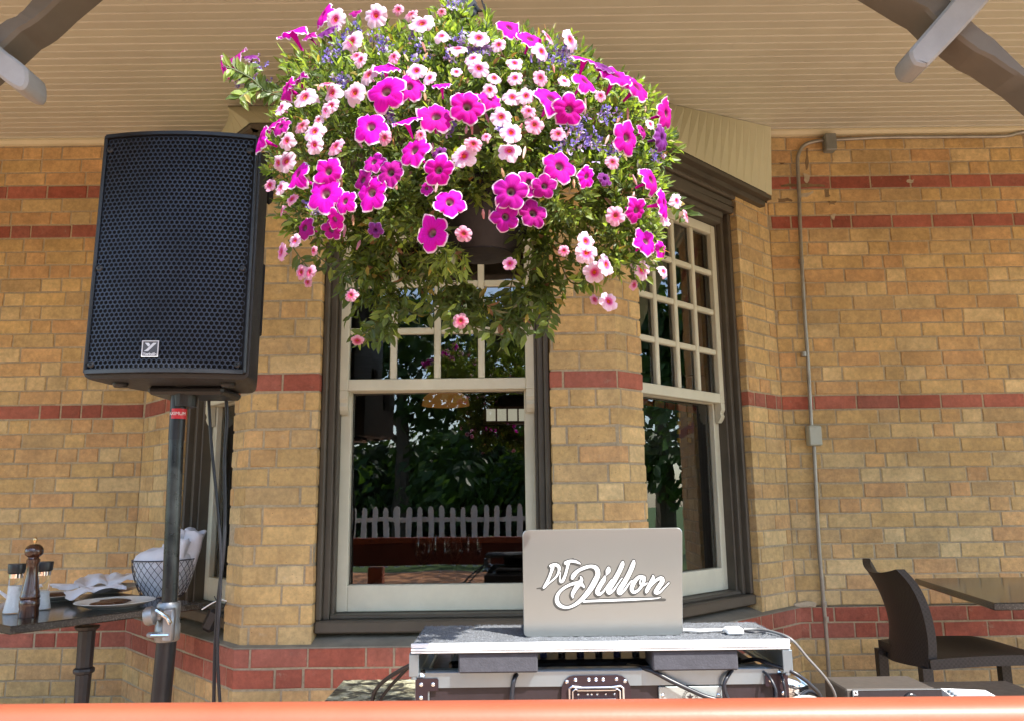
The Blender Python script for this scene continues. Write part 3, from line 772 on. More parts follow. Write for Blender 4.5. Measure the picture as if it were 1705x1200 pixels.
# ================================================================== WALL CONDUIT
M_COND = paint('galvanised_conduit', (.33, .31, .27), .38, .2, 12, .2, metal=.6)
M_BOXG = paint('grey_painted_box', (.20, .21, .19), .5, .12, 15, .3)
M_BOXL = paint('pale_grey_green_box', (.42, .44, .38), .5, .08, 15, .2)
yc = YW-.024
cond = thing('conduit', 'thin metal conduit running down the brick wall right of the bay with two boxes', 'conduit', at(1380, 238, yc))
mb = MB()
mb.tube(smoothpts([at(x, y, yc) for x, y in ((1392, 233), (1430, 231), (1480, 229), (1600, 228), (1672, 227), (1700, 221), (1760, 216), (1850, 214))]), .0095, 12); mb.build('pipe', M_COND, cond, smooth=50)
mb = MB(); mb.tube(smoothpts([at(x, y, yc) for x, y in ((1371, 234), (1352, 237), (1338, 243), (1330, 256), (1328, 272), (1330, 310), (1333, 400), (1338, 500), (1345, 600), (1351, 710))]), .0095, 12); mb.build('pipe', M_COND, cond, smooth=50)
mb = MB(); mb.tube(smoothpts([at(x, y, yc) for x, y in ((1355, 738), (1358, 800), (1363, 900), (1371, 1000), (1376, 1060), (1381, 1140), (1386, 1230), (1392, 1330))]), .0095, 12); mb.build('pipe', M_COND, cond, smooth=50)
def jbox(c, w_, h_, mat):
    mb = MB(); mb.box(c+Vector((0, -.006, 0)), (w_, .05, h_), None, .006); b = mb.build('junction_box', mat, cond)
    mb = MB(); mb.box(c+Vector((0, -.033, 0)), (w_*.93, .005, h_*.93), None, .002)
    for s in (-1, 1): mb.lathe([(.0035, 0), (.003, .003)], (0, 0, 0), 8, Matrix.Translation(c+Vector((0, -.035, s*h_*.38))) @ Matrix.Rotation(R(90), 4, 'X'))
    mb.build('cover', mat, b)
jbox(at(1380, 240, yc), .058, .092, M_BOXG); jbox(at(1354, 725, yc), .062, .098, M_BOXL)
for x, y in ((1334, 436), (1372, 1005), (1375, 1030), (1338, 590)):
    mb = MB(); p = at(x, y, yc); mb.tube([p+Vector((0, 0, .012)), p-Vector((0, 0, .012))], .0135, 12); mb.build('coupling', M_COND, cond, smooth=50)

# ================================================================== HANGING FLOWER BASKET
BY = 1.42; BC = (775, 262)
def bdepth(px, py, extra=0.0):
    d = 1-((px-BC[0])/375)**2-((py-BC[1])/285)**2
    return BY-.30*math.sqrt(max(0, d))-extra
bc3 = at(790, 395, BY)
basket = thing('hanging_flower_basket', 'large hanging basket overflowing with magenta and pale pink petunias', 'flower basket', bc3)
M_POT = paint('dark_basket_plastic', (.007, .006, .008), .6, .3, 20, .4)
mb = MB(); cz = at(800, 430, BY).z; top = at(800, 300, BY).z; Hh = top-cz
prof = [(.03, 0), (.055, .004)]
for i in range(13):
    t = i/12; r_ = .055+.060*math.sin(t*math.pi/2)+(.0025 if i % 2 else 0); prof.append((r_, .006+(Hh-.006)*t))
prof += [(.122, Hh), (.122, Hh+.012), (.114, Hh+.012), (.110, Hh-.01)]
xcb = at(805, 370, BY).x
mb.lathe(prof, (xcb, BY, cz), 36); mb.build('bowl', M_POT, basket, smooth=25)
M_IRON = paint('black_iron', (.008, .008, .009), .4, .2, 20, .1)
hk = at(797, 12, 1.42)
mb = MB()
for k in range(4):
    a = R(30+90*k); mb.tube([(xcb+.17*math.cos(a), BY+.17*math.sin(a), top), (hk.x+.012*math.cos(a), BY+.012*math.sin(a), hk.z+.01)], .0016, 6)
mb.build('hanger_wire', M_IRON, basket)
mb = MB()
pl = [(762, -20), (764, 12), (768, 21), (778, 25), (786, 27), (792, 24), (796, 18), (794, 6), (788, -4), (786, -22)]
mb.prism([at(x, y, 1.40) for x, y in pl], (0, .03, 0)); mb.tube([at(790, 8, 1.4), at(797, 18, 1.4), at(806, 19, 1.4)], [.004, .004, .001], 6)
mb.tube([at(778, -200, 1.41), at(778, 0, 1.41)], .006, 8)
mb.tube(smoothpts([at(790, 22, 1.4), at(794, 40, 1.4), at(795, 60, 1.41)]), .003, 6)
mb.build('hook_bracket', M_IRON, basket)
# foliage
M_FOL = leafmat('basket_leaves', None, .52, .22)
M_STEM = paint('plant_stem', (.10, .15, .035), .6, .2, 20, 0)
rnd = random.Random(11)
fo = MB()
def leaf(mb, p, d, up, L, wd, col):
    d = d.normalized(); s_ = d.cross(up); s_ = s_.normalized() if s_.length > 1e-4 else d.orthogonal().normalized(); u_ = s_.cross(d)
    k = rnd.uniform(-.25, .1)
    mb.col = col
    m1 = p+d*L*.35-u_*L*.03; m2 = p+d*L*.7+u_*L*k*.3
    mb.add([p, m1+s_*wd*.5+u_*wd*.22, m1-s_*wd*.5+u_*wd*.22, m1, m2+s_*wd*.36+u_*wd*.15, m2-s_*wd*.36+u_*wd*.15, m2, p+d*L+u_*L*k],
           [(0, 1, 3), (0, 3, 2), (1, 4, 6, 3), (3, 6, 5, 2), (4, 7, 6), (6, 7, 5)])
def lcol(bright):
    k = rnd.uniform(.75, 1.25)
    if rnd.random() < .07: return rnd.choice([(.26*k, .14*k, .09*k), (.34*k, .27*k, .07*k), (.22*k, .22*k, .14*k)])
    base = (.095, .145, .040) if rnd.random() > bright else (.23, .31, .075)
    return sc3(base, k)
def sprig(p, d, L, nl, bright, lw=1.0):
    mid = p+d*L*.5+Vector((0, 0, rnd.uniform(-.01, .015))); e = p+d*L
    fo.col = (.10, .14, .04); fo.tube([p, mid, e], [.0012, .0011, .0008], 3, cap=False)
    for i in range(nl):
        t = (i+1)/nl; q = p.lerp(e, t) if True else p
        a = i*2.4+rnd.uniform(-.4, .4); o = d.orthogonal().normalized(); o2 = d.cross(o)
        out = (o*math.cos(a)+o2*math.sin(a)); dd = (out*(1.1-.7*t)+d*(.35+.6*t)+Vector((0, 0, -.1))).normalized()
        leaf(fo, q, dd, d, rnd.uniform(.012, .026)*lw, rnd.uniform(.005, .010)*lw, lcol(bright*(.4+.8*t)))
# main dome volume: (px, py, rx, ry, depth centre, depth radius, count, share of light leaves (sun and shade put into leaf colour), drooping)
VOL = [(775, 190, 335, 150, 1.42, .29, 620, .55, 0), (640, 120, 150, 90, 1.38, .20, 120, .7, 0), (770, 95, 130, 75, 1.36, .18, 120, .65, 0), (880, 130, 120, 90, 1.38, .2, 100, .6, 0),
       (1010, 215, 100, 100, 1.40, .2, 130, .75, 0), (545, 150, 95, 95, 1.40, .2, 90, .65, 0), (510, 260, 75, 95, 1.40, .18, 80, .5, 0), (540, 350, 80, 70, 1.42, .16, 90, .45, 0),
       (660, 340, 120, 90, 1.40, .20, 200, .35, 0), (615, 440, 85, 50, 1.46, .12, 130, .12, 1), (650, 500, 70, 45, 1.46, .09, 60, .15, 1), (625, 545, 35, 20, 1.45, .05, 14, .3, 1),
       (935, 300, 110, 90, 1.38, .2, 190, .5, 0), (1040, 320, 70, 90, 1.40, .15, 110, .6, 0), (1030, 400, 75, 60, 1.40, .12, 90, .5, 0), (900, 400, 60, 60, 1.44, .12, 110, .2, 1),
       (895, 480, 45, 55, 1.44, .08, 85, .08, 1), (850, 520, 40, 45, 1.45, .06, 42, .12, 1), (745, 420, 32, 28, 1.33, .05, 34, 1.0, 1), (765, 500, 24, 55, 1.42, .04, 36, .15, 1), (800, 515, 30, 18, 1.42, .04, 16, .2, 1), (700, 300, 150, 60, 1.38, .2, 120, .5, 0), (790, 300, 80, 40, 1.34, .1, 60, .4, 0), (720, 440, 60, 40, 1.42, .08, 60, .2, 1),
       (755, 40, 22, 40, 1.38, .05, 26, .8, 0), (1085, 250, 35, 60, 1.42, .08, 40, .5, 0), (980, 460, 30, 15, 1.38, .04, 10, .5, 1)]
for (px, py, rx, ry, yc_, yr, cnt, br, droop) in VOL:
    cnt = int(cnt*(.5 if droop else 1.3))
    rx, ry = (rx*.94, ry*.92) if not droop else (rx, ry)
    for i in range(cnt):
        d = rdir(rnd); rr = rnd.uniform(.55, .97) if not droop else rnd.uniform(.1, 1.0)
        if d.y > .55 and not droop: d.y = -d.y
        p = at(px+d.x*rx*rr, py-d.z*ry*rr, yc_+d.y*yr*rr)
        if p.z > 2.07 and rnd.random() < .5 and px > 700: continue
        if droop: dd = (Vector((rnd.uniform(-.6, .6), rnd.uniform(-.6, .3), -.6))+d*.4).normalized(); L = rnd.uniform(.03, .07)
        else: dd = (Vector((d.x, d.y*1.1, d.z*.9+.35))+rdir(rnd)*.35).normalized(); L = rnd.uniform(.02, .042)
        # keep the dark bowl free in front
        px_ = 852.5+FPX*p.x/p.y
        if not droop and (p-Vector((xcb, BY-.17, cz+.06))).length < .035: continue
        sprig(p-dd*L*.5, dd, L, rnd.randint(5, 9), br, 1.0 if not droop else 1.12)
# long trailing stems
TR = [[(700, 460), (730, 478), (745, 492), (752, 520), (748, 545)], [(745, 500), (720, 520), (700, 525), (670, 512)], [(640, 470), (645, 505), (632, 535), (600, 560)], [(590, 430), (570, 470), (585, 500)],
      [(860, 440), (850, 490), (870, 530), (845, 560), (800, 548)], [(900, 440), (920, 480), (915, 530), (905, 560)], [(800, 480), (770, 510), (785, 540), (820, 552)], [(760, 440), (775, 480), (745, 515), (700, 500)], [(780, 500), (830, 500), (850, 530), (880, 560)],
      [(930, 430), (950, 470), (985, 470)], [(1060, 430), (1075, 460), (1060, 470)], [(470, 160), (440, 150), (420, 132), (395, 118), (376, 112)], [(450, 158), (425, 150), (410, 155), (398, 165)], [(430, 145), (415, 125), (412, 105)], [(480, 400), (500, 430), (520, 455)], [(520, 420), (560, 450), (600, 470)],
      [(600, 300), (640, 270), (610, 240)], [(1080, 240), (1095, 210), (1092, 180)], [(1100, 330), (1130, 345), (1145, 360)], [(870, 470), (890, 510), (925, 500)], [(640, 540), (650, 555), (620, 570)]]
for tr in TR:
    far = tr[0][0] < 500 and tr[0][1] < 200
    pts = smoothpts([at(x, y, (1.38 if far else 1.44)-i*.01) for i, (x, y) in enumerate(tr)], 5)
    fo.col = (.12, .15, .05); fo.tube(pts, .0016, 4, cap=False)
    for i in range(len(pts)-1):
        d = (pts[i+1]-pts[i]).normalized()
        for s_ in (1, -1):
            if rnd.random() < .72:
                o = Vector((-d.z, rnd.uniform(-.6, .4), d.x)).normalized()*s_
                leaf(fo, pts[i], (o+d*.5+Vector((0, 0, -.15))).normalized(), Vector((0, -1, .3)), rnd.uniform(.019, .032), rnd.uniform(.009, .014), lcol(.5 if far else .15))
fo.build('foliage', M_FOL, basket)
# purple lobelia clusters and dry pinkish buds
def petmat(name, stops, vein=None, tr=.35):
    m = N(name); a = m.n('Attribute', attribute_name='tone'); s = m.n('SeparateColor'); m.l(a.outputs['Color'], s.inputs[0])
    c = m.ramp(s.outputs[0], stops)
    c = m.mix(1.0, c, m.ramp(m.noise(260, 3, .6), [(.3, (.9, .9, .9)), (.7, (1.06, 1.06, 1.06))]), 'MULTIPLY')
    if vein:      # fine veins running out from the throat, stored in the green channel
        c = m.mix(m.ramp(s.outputs[1], [(.5, (0, 0, 0)), (.95, (.55, .55, .55))]), c, vein)
    oi = m.n('ObjectInfo'); hs = m.n('HueSaturation'); mr = m.n('MapRange'); m.l(oi.outputs['Random'], mr.inputs[0]); mr.inputs[3].default_value = .485; mr.inputs[4].default_value = .51
    m.l(mr.outputs[0], hs.inputs['Hue']); mr2 = m.n('MapRange'); m.l(oi.outputs['Random'], mr2.inputs[0]); mr2.inputs[3].default_value = 1.08; mr2.inputs[4].default_value = .78; m.l(mr2.outputs[0], hs.inputs['Value']); m.l(c, hs.inputs['Color']); c = hs.outputs[0]
    m.set(c, .75, Specular_IOR_Level=.2); t = m.n('BsdfTranslucent'); m.l(c, t.inputs[0]); mx = m.n('MixShader'); mx.inputs[0].default_value = tr
    m.l(m.b.outputs[0], mx.inputs[1]); m.l(t.outputs[0], mx.inputs[2]); m.l(mx.outputs[0], m.o.inputs[0]); return m.m
M_PET = petmat('magenta_petal', [(0, (.10, .12, .03)), (.13, (.42, .36, .30)), (.22, (.30, .02, .16)), (.30, (.60, .001, .34)), (.90, (.66, .001, .42)), (.945, (.80, .50, .72)), (1, (.88, .80, .84))], (.38, .0, .22))
M_PET2 = petmat('dark_magenta_petal', [(0, (.08, .10, .03)), (.13, (.30, .25, .22)), (.22, (.16, .01, .10)), (.30, (.42, .004, .24)), (.9, (.40, .004, .27)), (.95, (.7, .40, .60)), (1, (.80, .66, .74))], (.22, .0, .14))
M_CAL = petmat('pale_pink_petal', [(0, (.80, .28, .02)), (.12, (.72, .22, .02)), (.18, (.55, .015, .10)), (.34, (.66, .10, .28)), (.52, (.78, .46, .60)), (1, (.84, .66, .77))], (.72, .20, .42))
M_CAL2 = petmat('rose_pink_petal', [(0, (.60, .22, .02)), (.16, (.45, .10, .05)), (.25, (.45, .015, .10)), (.45, (.60, .12, .25)), (.62, (.70, .32, .44)), (1, (.74, .42, .54))], (.55, .12, .28))
M_PUR = petmat('violet_petal', [(0, (.10, .02, .12)), (.3, (.16, .02, .18)), (.9, (.20, .025, .22)), (1, (.45, .30, .50))])
def flower_mesh(name, mat, rnd, kind):
    """trumpet flower of unit radius; z towards the viewer"""
    NA = 60; mb_v = []; fs = []; tone = []
    radii = [0, .08, .15, .22, .30, .45, .60, .75, .86, .93, 1.0]
    ph = rnd.uniform(0, 6.28); sag = rnd.uniform(.0, .12); curl = rnd.uniform(-.05, .25); amp = [rnd.uniform(.75, 1.15) for _ in range(5)]; fold = [rnd.choice([rnd.uniform(-.2, .15), rnd.uniform(-.75, .35)]) for _ in range(5)]
    deep = -.75 if kind == 'p' else -.45
    for r in radii:
        for k in range(NA):
            a = 2*math.pi*k/NA; lob = (a*5/(2*math.pi)) % 5; li = int(lob) % 5; f = lob-int(lob); x = abs(2*f-1)      # x=1 at notch, 0 at lobe tip
            if kind == 'p': out = .80+.20*(1-x**1.5)*amp[li]+.05*(1-x)*amp[li]-.10*max(0, x-.86)/.14
            else: out = .86+.14*(1-x**2.4)*(.6+.4*amp[li])-.08*max(0, x-.85)/.15
            t = max(0, (r-.25)/.75); rr = r*(1+(out-1)*t**1.2)
            if r < .3: z = deep*(1-(r/.3)**.45)
            else: z = .06*math.sin(t*2.2)-.16*t*t*(1+curl)+fold[li]*(1-x)*t*t*.7+.07*math.sin(a*10+ph)*t**3+.035*math.sin(a*17+ph*3)*t**4-.07*math.exp(-((x)*7)**2)*t*(1-t)*4*.5-.06*x**4*t
            z += -sag*math.cos(a-ph)*t*t
            mb_v.append((rr*math.cos(a+ph), rr*math.sin(a+ph), z))
    L = len(radii)
    for i in range(L-1):
        for k in range(NA): fs.append((i*NA+k, i*NA+(k+1) % NA, (i+1)*NA+(k+1) % NA, (i+1)*NA+k))
    # outer tube and calyx
    b = len(mb_v); tube = [(.28, -.02), (.17, -.35), (.10, -.75), (.07, -1.15)] if kind == 'p' else [(.26, -.02), (.15, -.3), (.08, -.75)]
    for r, z in tube:
        for k in range(12): a = 2*math.pi*k/12; mb_v.append((r*math.cos(a), r*math.sin(a), z))
    for i in range(len(tube)-1):
        for k in range(12): fs.append((b+i*12+k, b+i*12+(k+1) % 12, b+(i+1)*12+(k+1) % 12, b+(i+1)*12+k))
    me = bpy.data.meshes.new(name); me.from_pydata(mb_v, [], fs); me.materials.append(mat)
    ca = me.color_attributes.new('tone', 'FLOAT_COLOR', 'POINT')
    buf = []
    for i, r in enumerate(radii):
        for k in range(NA):
            a = 2*math.pi*k/NA; lob = (a*5/(2*math.pi)) % 1; x = abs(2*lob-1)
            v = max(0, 1-min(abs(x-.0), abs(x-.98), abs(x-.5)*2)*16)*(1 if .2 < r < .85 else 0)*(1-abs(r-.5)*1.2)
            buf += [r, max(0, min(1, v)), 0, 1]
    buf += [.62, 0, 0, 1]*(len(mb_v)-L*NA)
    ca.data.foreach_set('color', buf); me.polygons.foreach_set('use_smooth', [True]*len(fs)); me.update(); return me
fr_ = random.Random(5)
PM = [flower_mesh('petunia_flower', M_PET, fr_, 'p') for _ in range(16)]; PD = [flower_mesh('petunia_flower', M_PET2, fr_, 'p') for _ in range(8)]; PV = [flower_mesh('petunia_flower', M_PUR, fr_, 'p') for _ in range(2)]
CM = [flower_mesh('small_pink_flower', M_CAL, fr_, 'c') for _ in range(14)]; CD = [flower_mesh('small_pink_flower', M_CAL2, fr_, 'c') for _ in range(7)]
def put_flower(name, me, px, py, r, tilt=None, squash=1.0, label=None):
    Y = bdepth(px, py, fr_.uniform(.035, .06)); p = at(px, py, Y)
    out = Vector(((px-BC[0])/375*.75, -1, -(py-BC[1])/285*.22+.08)); 
    out = out+Vector((fr_.uniform(-.35, .35), 0, fr_.uniform(-.3, .3)))
    if tilt: out = out+Vector((tilt[0], 0, tilt[1]))*1.0
    out.normalize(); o = bpy.data.objects.new(name, me); COL.objects.link(o)
    S = r/FPX*(p-Vector((0, 0, HC))).dot(Vector((0, math.cos(PITCH), math.sin(PITCH))))*(1.24 if name[0] == 'p' else 1.10)
    q = out.to_track_quat('Z', 'Y') @ Matrix.Rotation(fr_.uniform(0, 6.28), 3, 'Z').to_quaternion()
    o.parent = basket; o.matrix_parent_inverse = W(basket).inverted()
    o.location = p; o.rotation_mode = 'XYZ'; o.rotation_euler = q.to_euler(); o.scale = (S*fr_.uniform(.88, 1.1), S*fr_.uniform(.82, 1.06), S)
    return o
# px, py, radius, kind (m magenta, d dark magenta, v violet), optional extra tilt
PET = [(372, 114, 19, 'm', (-.8, -.7)), (391, 95, 20, 'd', (-.2, .8)), (417, 94, 13, 'v', (.6, .8)), (486, 53, 24, 'm', (-.3, 1.0)), (514, 60, 13, 'd', (0, .4)), (537, 26, 20, 'm', (-.4, 0)), (544, 51, 17, 'v', (0, .8)), (477, 148, 22, 'm', (-.8, 0)),
       (493, 134, 17, 'd', (-.3, .7)), (592, 21, 10, 'd', (.4, .5)), (642, 112, 19, 'm', (0, 1.0)), (642, 153, 27, 'm', 0), (681, 144, 24, 'm', 0), (735, 142, 16, 'm', (0, .9)), (778, 178, 28, 'm', 0), (787, 160, 24, 'm', (.3, 1.0)), (816, 165, 20, 'm', (.6, .7)),
       (726, 194, 27, 'm', (0, .3)), (848, 46, 20, 'm', (0, .3)), (883, 65, 20, 'm', (.2, 0)), (676, 201, 22, 'm', (0, 1.0)), (617, 211, 27, 'm', 0), (460, 204, 16, 'm', (-.3, .6)), (467, 211, 15, 'd', 0), (433, 232, 21, 'm', (-.6, 0)), (450, 212, 11, 'm', (-.4, .4)),
       (973, 98, 22, 'm', (.1, 1.4)), (1006, 111, 17, 'v', (.2, .6)), (974, 135, 24, 'm', (.5, .2)), (1025, 125, 26, 'm', (.2, .5)), (1061, 145, 24, 'm', (.6, .2)), (918, 164, 27, 'm', (0, .1)), (948, 183, 25, 'm', (.2, -.3)), (1110, 190, 22, 'm', (.8, .1)),
       (495, 291, 25, 'm', (-.2, .1)), (546, 286, 22, 'm', (.2, 0)), (541, 323, 27, 'm', 0), (574, 336, 17, 'm', 0), (618, 321, 26, 'm', (.1, 0)), (622, 270, 18, 'd', 0), (650, 288, 23, 'd', (.2, 0)), (604, 300, 20, 'd', (-.2, 0)), (557, 366, 17, 'm', (0, -.8)), (507, 380, 18, 'd', (-.2, -.2)), (551, 384, 16, 'd', (0, -.8)),
       (625, 384, 12, 'v', (0, -.6)), (689, 251, 25, 'm', 0), (730, 284, 24, 'm', (0, -.5)), (749, 337, 24, 'm', 0), (719, 388, 27, 'm', (0, .2)), (710, 314, 11, 'd', (0, .3)), (731, 254, 12, 'v', 0), (851, 320, 26, 'd', 0), (881, 305, 21, 'd', (0, .2)), (907, 311, 18, 'd', (.2, -.3)), (888, 356, 23, 'd', (0, -.2)), (842, 362, 21, 'd', (-.1, -.3)),
       (932, 277, 27, 'm', 0), (1044, 230, 25, 'm', (.5, 0)), (1103, 230, 19, 'v', (.6, 0)), (1085, 300, 23, 'm', (.2, .1)), (977, 295, 17, 'm', (.5, -.3)), (1106, 340, 21, 'm', (.8, 0)), (1060, 351, 20, 'm', (0, -.6)), (1076, 402, 21, 'm', (0, .5)), (1101, 417, 15, 'm', (.4, 0)), (1007, 298, 11, 'v', 0), (1070, 218, 12, 'd', (.3, .5))]
CAL = [(558, 33, 18), (625, 26, 21), (585, 70, 19), (593, 93, 11, 'r'), (613, 125, 20), (507, 162, 20), (590, 155, 20), (553, 155, 17), (544, 140, 13, 'r', (.3, .8)), (468, 180, 16, 0, (-.4, 0)), (542, 185, 13), (551, 176, 14), (702, 39, 20), (663, 16, 10, 'r'), (684, 24, 12, 'r', (-.4, .4)), (797, 63, 19), (762, 81, 17, 0, (0, .5)), (787, 97, 15), (797, 114, 17),
       (857, 105, 14), (693, 118, 17), (823, 130, 11), (857, 130, 13), (853, 162, 15), (876, 160, 15), (834, 195, 17), (760, 120, 9), (902, 86, 15), (950, 67, 18, 0, (.5, 0)), (913, 62, 13, 'r', (.7, .2)), (477, 235, 15), (523, 219, 19), (523, 242, 16), (558, 244, 17, 'r'), (476, 269, 20), (463, 272, 14), (449, 309, 11, 'r'), (467, 313, 13), (502, 210, 14, 'r'),
       (469, 351, 10, 'r', (-.6, 0)), (491, 401, 13), (486, 332, 10, 'r'), (772, 260, 21), (851, 221, 19), (848, 251, 19), (890, 208, 18, 'r'), (929, 223, 14, 'r'), (809, 228, 9, 'r'), (788, 240, 14, 'r'), (772, 390, 13, 'r'), (1025, 360, 17, 'r'), (1127, 335, 13), (1143, 360, 10, 'r', (.9, 0)), (1108, 365, 14), (976, 402, 18), (1020, 270, 13, 'r'), (1083, 207, 10),
       (468, 420, 15, 'r', (-.3, 0)), (522, 418, 9, 'r'), (501, 454, 12, 'r', (-.3, 0)), (515, 454, 14, 'r'), (512, 470, 9, 'r'), (584, 492, 11, 'r'), (595, 568, 10, 'r', (0, -.9)), (977, 422, 19), (990, 454, 18), (1010, 441, 17), (1069, 450, 17), (1056, 475, 9, 'r'), (1105, 452, 11), (939, 418, 9, 'r'), (1014, 502, 17), (990, 499, 8, 'r'), (849, 439, 12, 'r'), (767, 535, 12, 'r'), (735, 20, 8, 'r'), (640, 230, 12, 'r'), (880, 185, 12, 'r'), (530, 200, 10), (700, 225, 10, 'r'), (1000, 160, 10, 'r')]
CAL += [(600, 100, 13), (655, 95, 12, 'r'), (735, 60, 13), (715, 130, 12), (830, 75, 12), (815, 150, 13), (900, 130, 13, 'r'), (940, 135, 12)]
for i, q in enumerate(PET):
    x, y, r_, k_ = q[:4]; tl = q[4] if len(q) > 4 and q[4] else None
    L_ = {'m': PM, 'd': PD, 'v': PV}[k_]; put_flower('petunia_flower', L_[i % len(L_)], x, y, r_, tl)
for i, q in enumerate(CAL):
    x, y, r_ = q[:3]; L_ = CD if len(q) > 3 and q[3] == 'r' else CM; put_flower('small_pink_flower', L_[i % len(L_)], x, y, r_, q[4] if len(q) > 4 else None)
# tiny blue-violet lobelia and faded buds
lb = MB()
def tiny(mb, p, s, col):
    mb.col = col
    for k in range(4):
        d = (rdir(rnd)+Vector((0, -.6, .2))).normalized(); o = d.orthogonal().normalized(); o2 = d.cross(o)
        mb.add([p, p+d*s+o*s*.5, p+d*s*1.5, p+d*s-o*s*.5], [(0, 1, 2, 3)])
M_TINY = leafmat('tiny_petals', None, .3, .2)
for (x, y, r_, n_) in [(565, 82, 22, 10), (573, 60, 15, 6), (590, 45, 12, 5), (640, 78, 14, 14), (690, 60, 10, 4), (752, 3, 18, 18), (765, 70, 18, 18), (792, 83, 12, 12), (810, 85, 10, 10), (750, 95, 12, 8), (570, 135, 14, 16), (938, 95, 22, 34), (430, 125, 22, 10), (400, 135, 12, 6), (545, 95, 12, 8), (648, 195, 14, 14), (745, 215, 16, 14),
                       (640, 135, 12, 4), (960, 215, 25, 22), (1010, 195, 18, 12), (940, 240, 18, 8), (985, 240, 22, 14), (905, 100, 16, 10), (1095, 260, 16, 8), (1020, 250, 12, 8), (520, 345, 14, 10), (740, 205, 10, 10), (840, 215, 12, 4), (620, 60, 20, 6), (700, 90, 20, 8)]:
    for i in range(n_*2):
        px, py = x+rnd.gauss(0, r_*.5), y+rnd.gauss(0, r_*.5); p = at(px, py, bdepth(px, py, .01))
        tiny(lb, p, rnd.uniform(.003, .0055), rnd.choice([(.16, .12, .50), (.22, .17, .55), (.12, .08, .35), (.50, .42, .70), (.20, .10, .28)]))
for i in range(70):
    a = rnd.uniform(0, 6.28); q = math.sqrt(rnd.random()); px, py = 775+330*q*math.cos(a), 250+190*q*math.sin(a); p = at(px, py, bdepth(px, py, -.005))
    c_ = rnd.choice([(.50, .22, .20), (.42, .26, .14), (.55, .35, .38), (.38, .18, .22), (.60, .45, .40), (.48, .40, .20)])
    lb.col = c_; d = Vector((rnd.uniform(-.5, .5), rnd.uniform(-.5, 0), rnd.choice([-1, -1, 1]))).normalized(); lb.tube([p, p+d*.008, p+d*rnd.uniform(.014, .026)], [.001, .0028, .0012], 5)
o = lb.build('small_violet_blossoms', M_TINY, basket); o['kind'] = 'stuff'

# ================================================================== DJ SHELF, FLIGHT CASE, LAPTOP
ZT_ = .826; XL, XR, YA, YB = -.217, .569, 1.70, 1.925
m = N('grey_carpet'); f = m.noise(420, 4, .8); g2 = m.noise(60, 3, .6)
m.set(m.mix(1.0, m.ramp(f, [(.3, (.03, .033, .037)), (.5, (.13, .14, .155)), (.75, (.36, .38, .41))]), m.ramp(g2, [(.3, (.8, .8, .8)), (.7, (1.15, 1.15, 1.15))]), 'MULTIPLY'), .95).bump(f, 1.0, .004); M_CARP = m.m
def carpet_top(mb, x0, x1, y0, y1, z):
    nx, ny = 150, 44; rn = random.Random(2)
    vs = []
    for i in range(nx+1):
        for j in range(ny+1):
            e = (i in (0, nx) or j in (0, ny)); vs.append((x0+(x1-x0)*i/nx, y0+(y1-y0)*j/ny, z+(0 if e else rn.uniform(-.0004, .0022))))
    mb.add(vs, [(i*(ny+1)+j, (i+1)*(ny+1)+j, (i+1)*(ny+1)+j+1, i*(ny+1)+j+1) for i in range(nx) for j in range(ny)])
shelf = thing('laptop_shelf', 'grey carpeted shelf with a bright aluminium front edge under the laptop', 'shelf', ((XL+XR)/2, YA, ZT_-.03))
mb = MB(); carpet_top(mb, XL+.004, XR-.004, YA+.004, YB, ZT_-.001); mb.box(((XL+XR)/2, (YA+YB)/2, ZT_-.010), (XR-XL-.01, YB-YA-.008, .014))
rn = random.Random(9)
for i in range(900):      # loose carpet fibres along the edges
    ed = rn.random()
    if ed < .4: p = Vector((rn.uniform(XL+.01, XR-.01), YB, ZT_-.001)); d = Vector((rn.uniform(-1, 1), rn.uniform(0, .6), rn.uniform(.4, 1)))
    elif ed < .75: p = Vector((rn.uniform(XL+.01, XR-.01), YA+.010, ZT_-.023)); d = Vector((rn.uniform(-1, 1), -rn.uniform(0, 1), -rn.uniform(.3, 1)))
    else: p = Vector((rn.choice([XL+.006, XR-.006]), rn.uniform(YA, YB), ZT_-.001)); d = Vector((rn.uniform(-.5, .5), rn.uniform(-1, 1), rn.uniform(.4, 1)))
    d.normalize(); s_ = Vector((.0006, 0, 0)); e_ = p+d*rn.uniform(.002, .006); mb.add([p-s_, p+s_, e_], [(0, 1, 2)])
mb.build('carpet', M_CARP, shelf)
M_ALUB = paint('bright_aluminium_edge', (.80, .82, .83), .45, .04, 4, .08, metal=.35, bs=90)
mb = MB(); mb.box(((XL+XR)/2, YA-.001, ZT_-.0045), (XR-XL, .006, .009), None, .0012); mb.box(((XL+XR)/2, YA-.0015, ZT_-.0125), (XR-XL, .007, .005), None, .001); mb.box(((XL+XR)/2, YA-.0005, ZT_-.018), (XR-XL, .005, .004), None, .001)
mb.build('front_edge', M_ALUB, shelf)
for x in (XL+.006, XR-.006):
    mb = MB()
    for q in range(3):
        yy0, yy1 = YA+.004, YB-.01; x_ = x+(q-1)*.0075
        mb.box((x_, (yy0+yy1)/2, ZT_-.042), (.003, yy1-yy0, .040), None, .0008)
    mb.box((x, (YA+YB)/2, ZT_-.0625), (.020, YB-YA-.02, .004), None, .001); mb.box((x, (YA+YB)/2, ZT_-.0235), (.022, YB-YA-.02, .004), None, .001)
    mb.box((x, YA+.001, ZT_-.044), (.020, .003, .044), None, .001)
    mb.lathe([(.006, 0), (.006, .007), (.003, .009)], (x, YA+.006, ZT_-.072), 10)
    mb.build('side_rail', M_ALU, shelf)
case = thing('flight_case', 'black flight case with aluminium edges, silver latch and star plate under the shelf', 'flight case', (.18, 1.74, .35))
CX0, CX1, CY0, CY1 = -.212, .572, 1.735, 2.10
zc1, zc0 = .764, .40
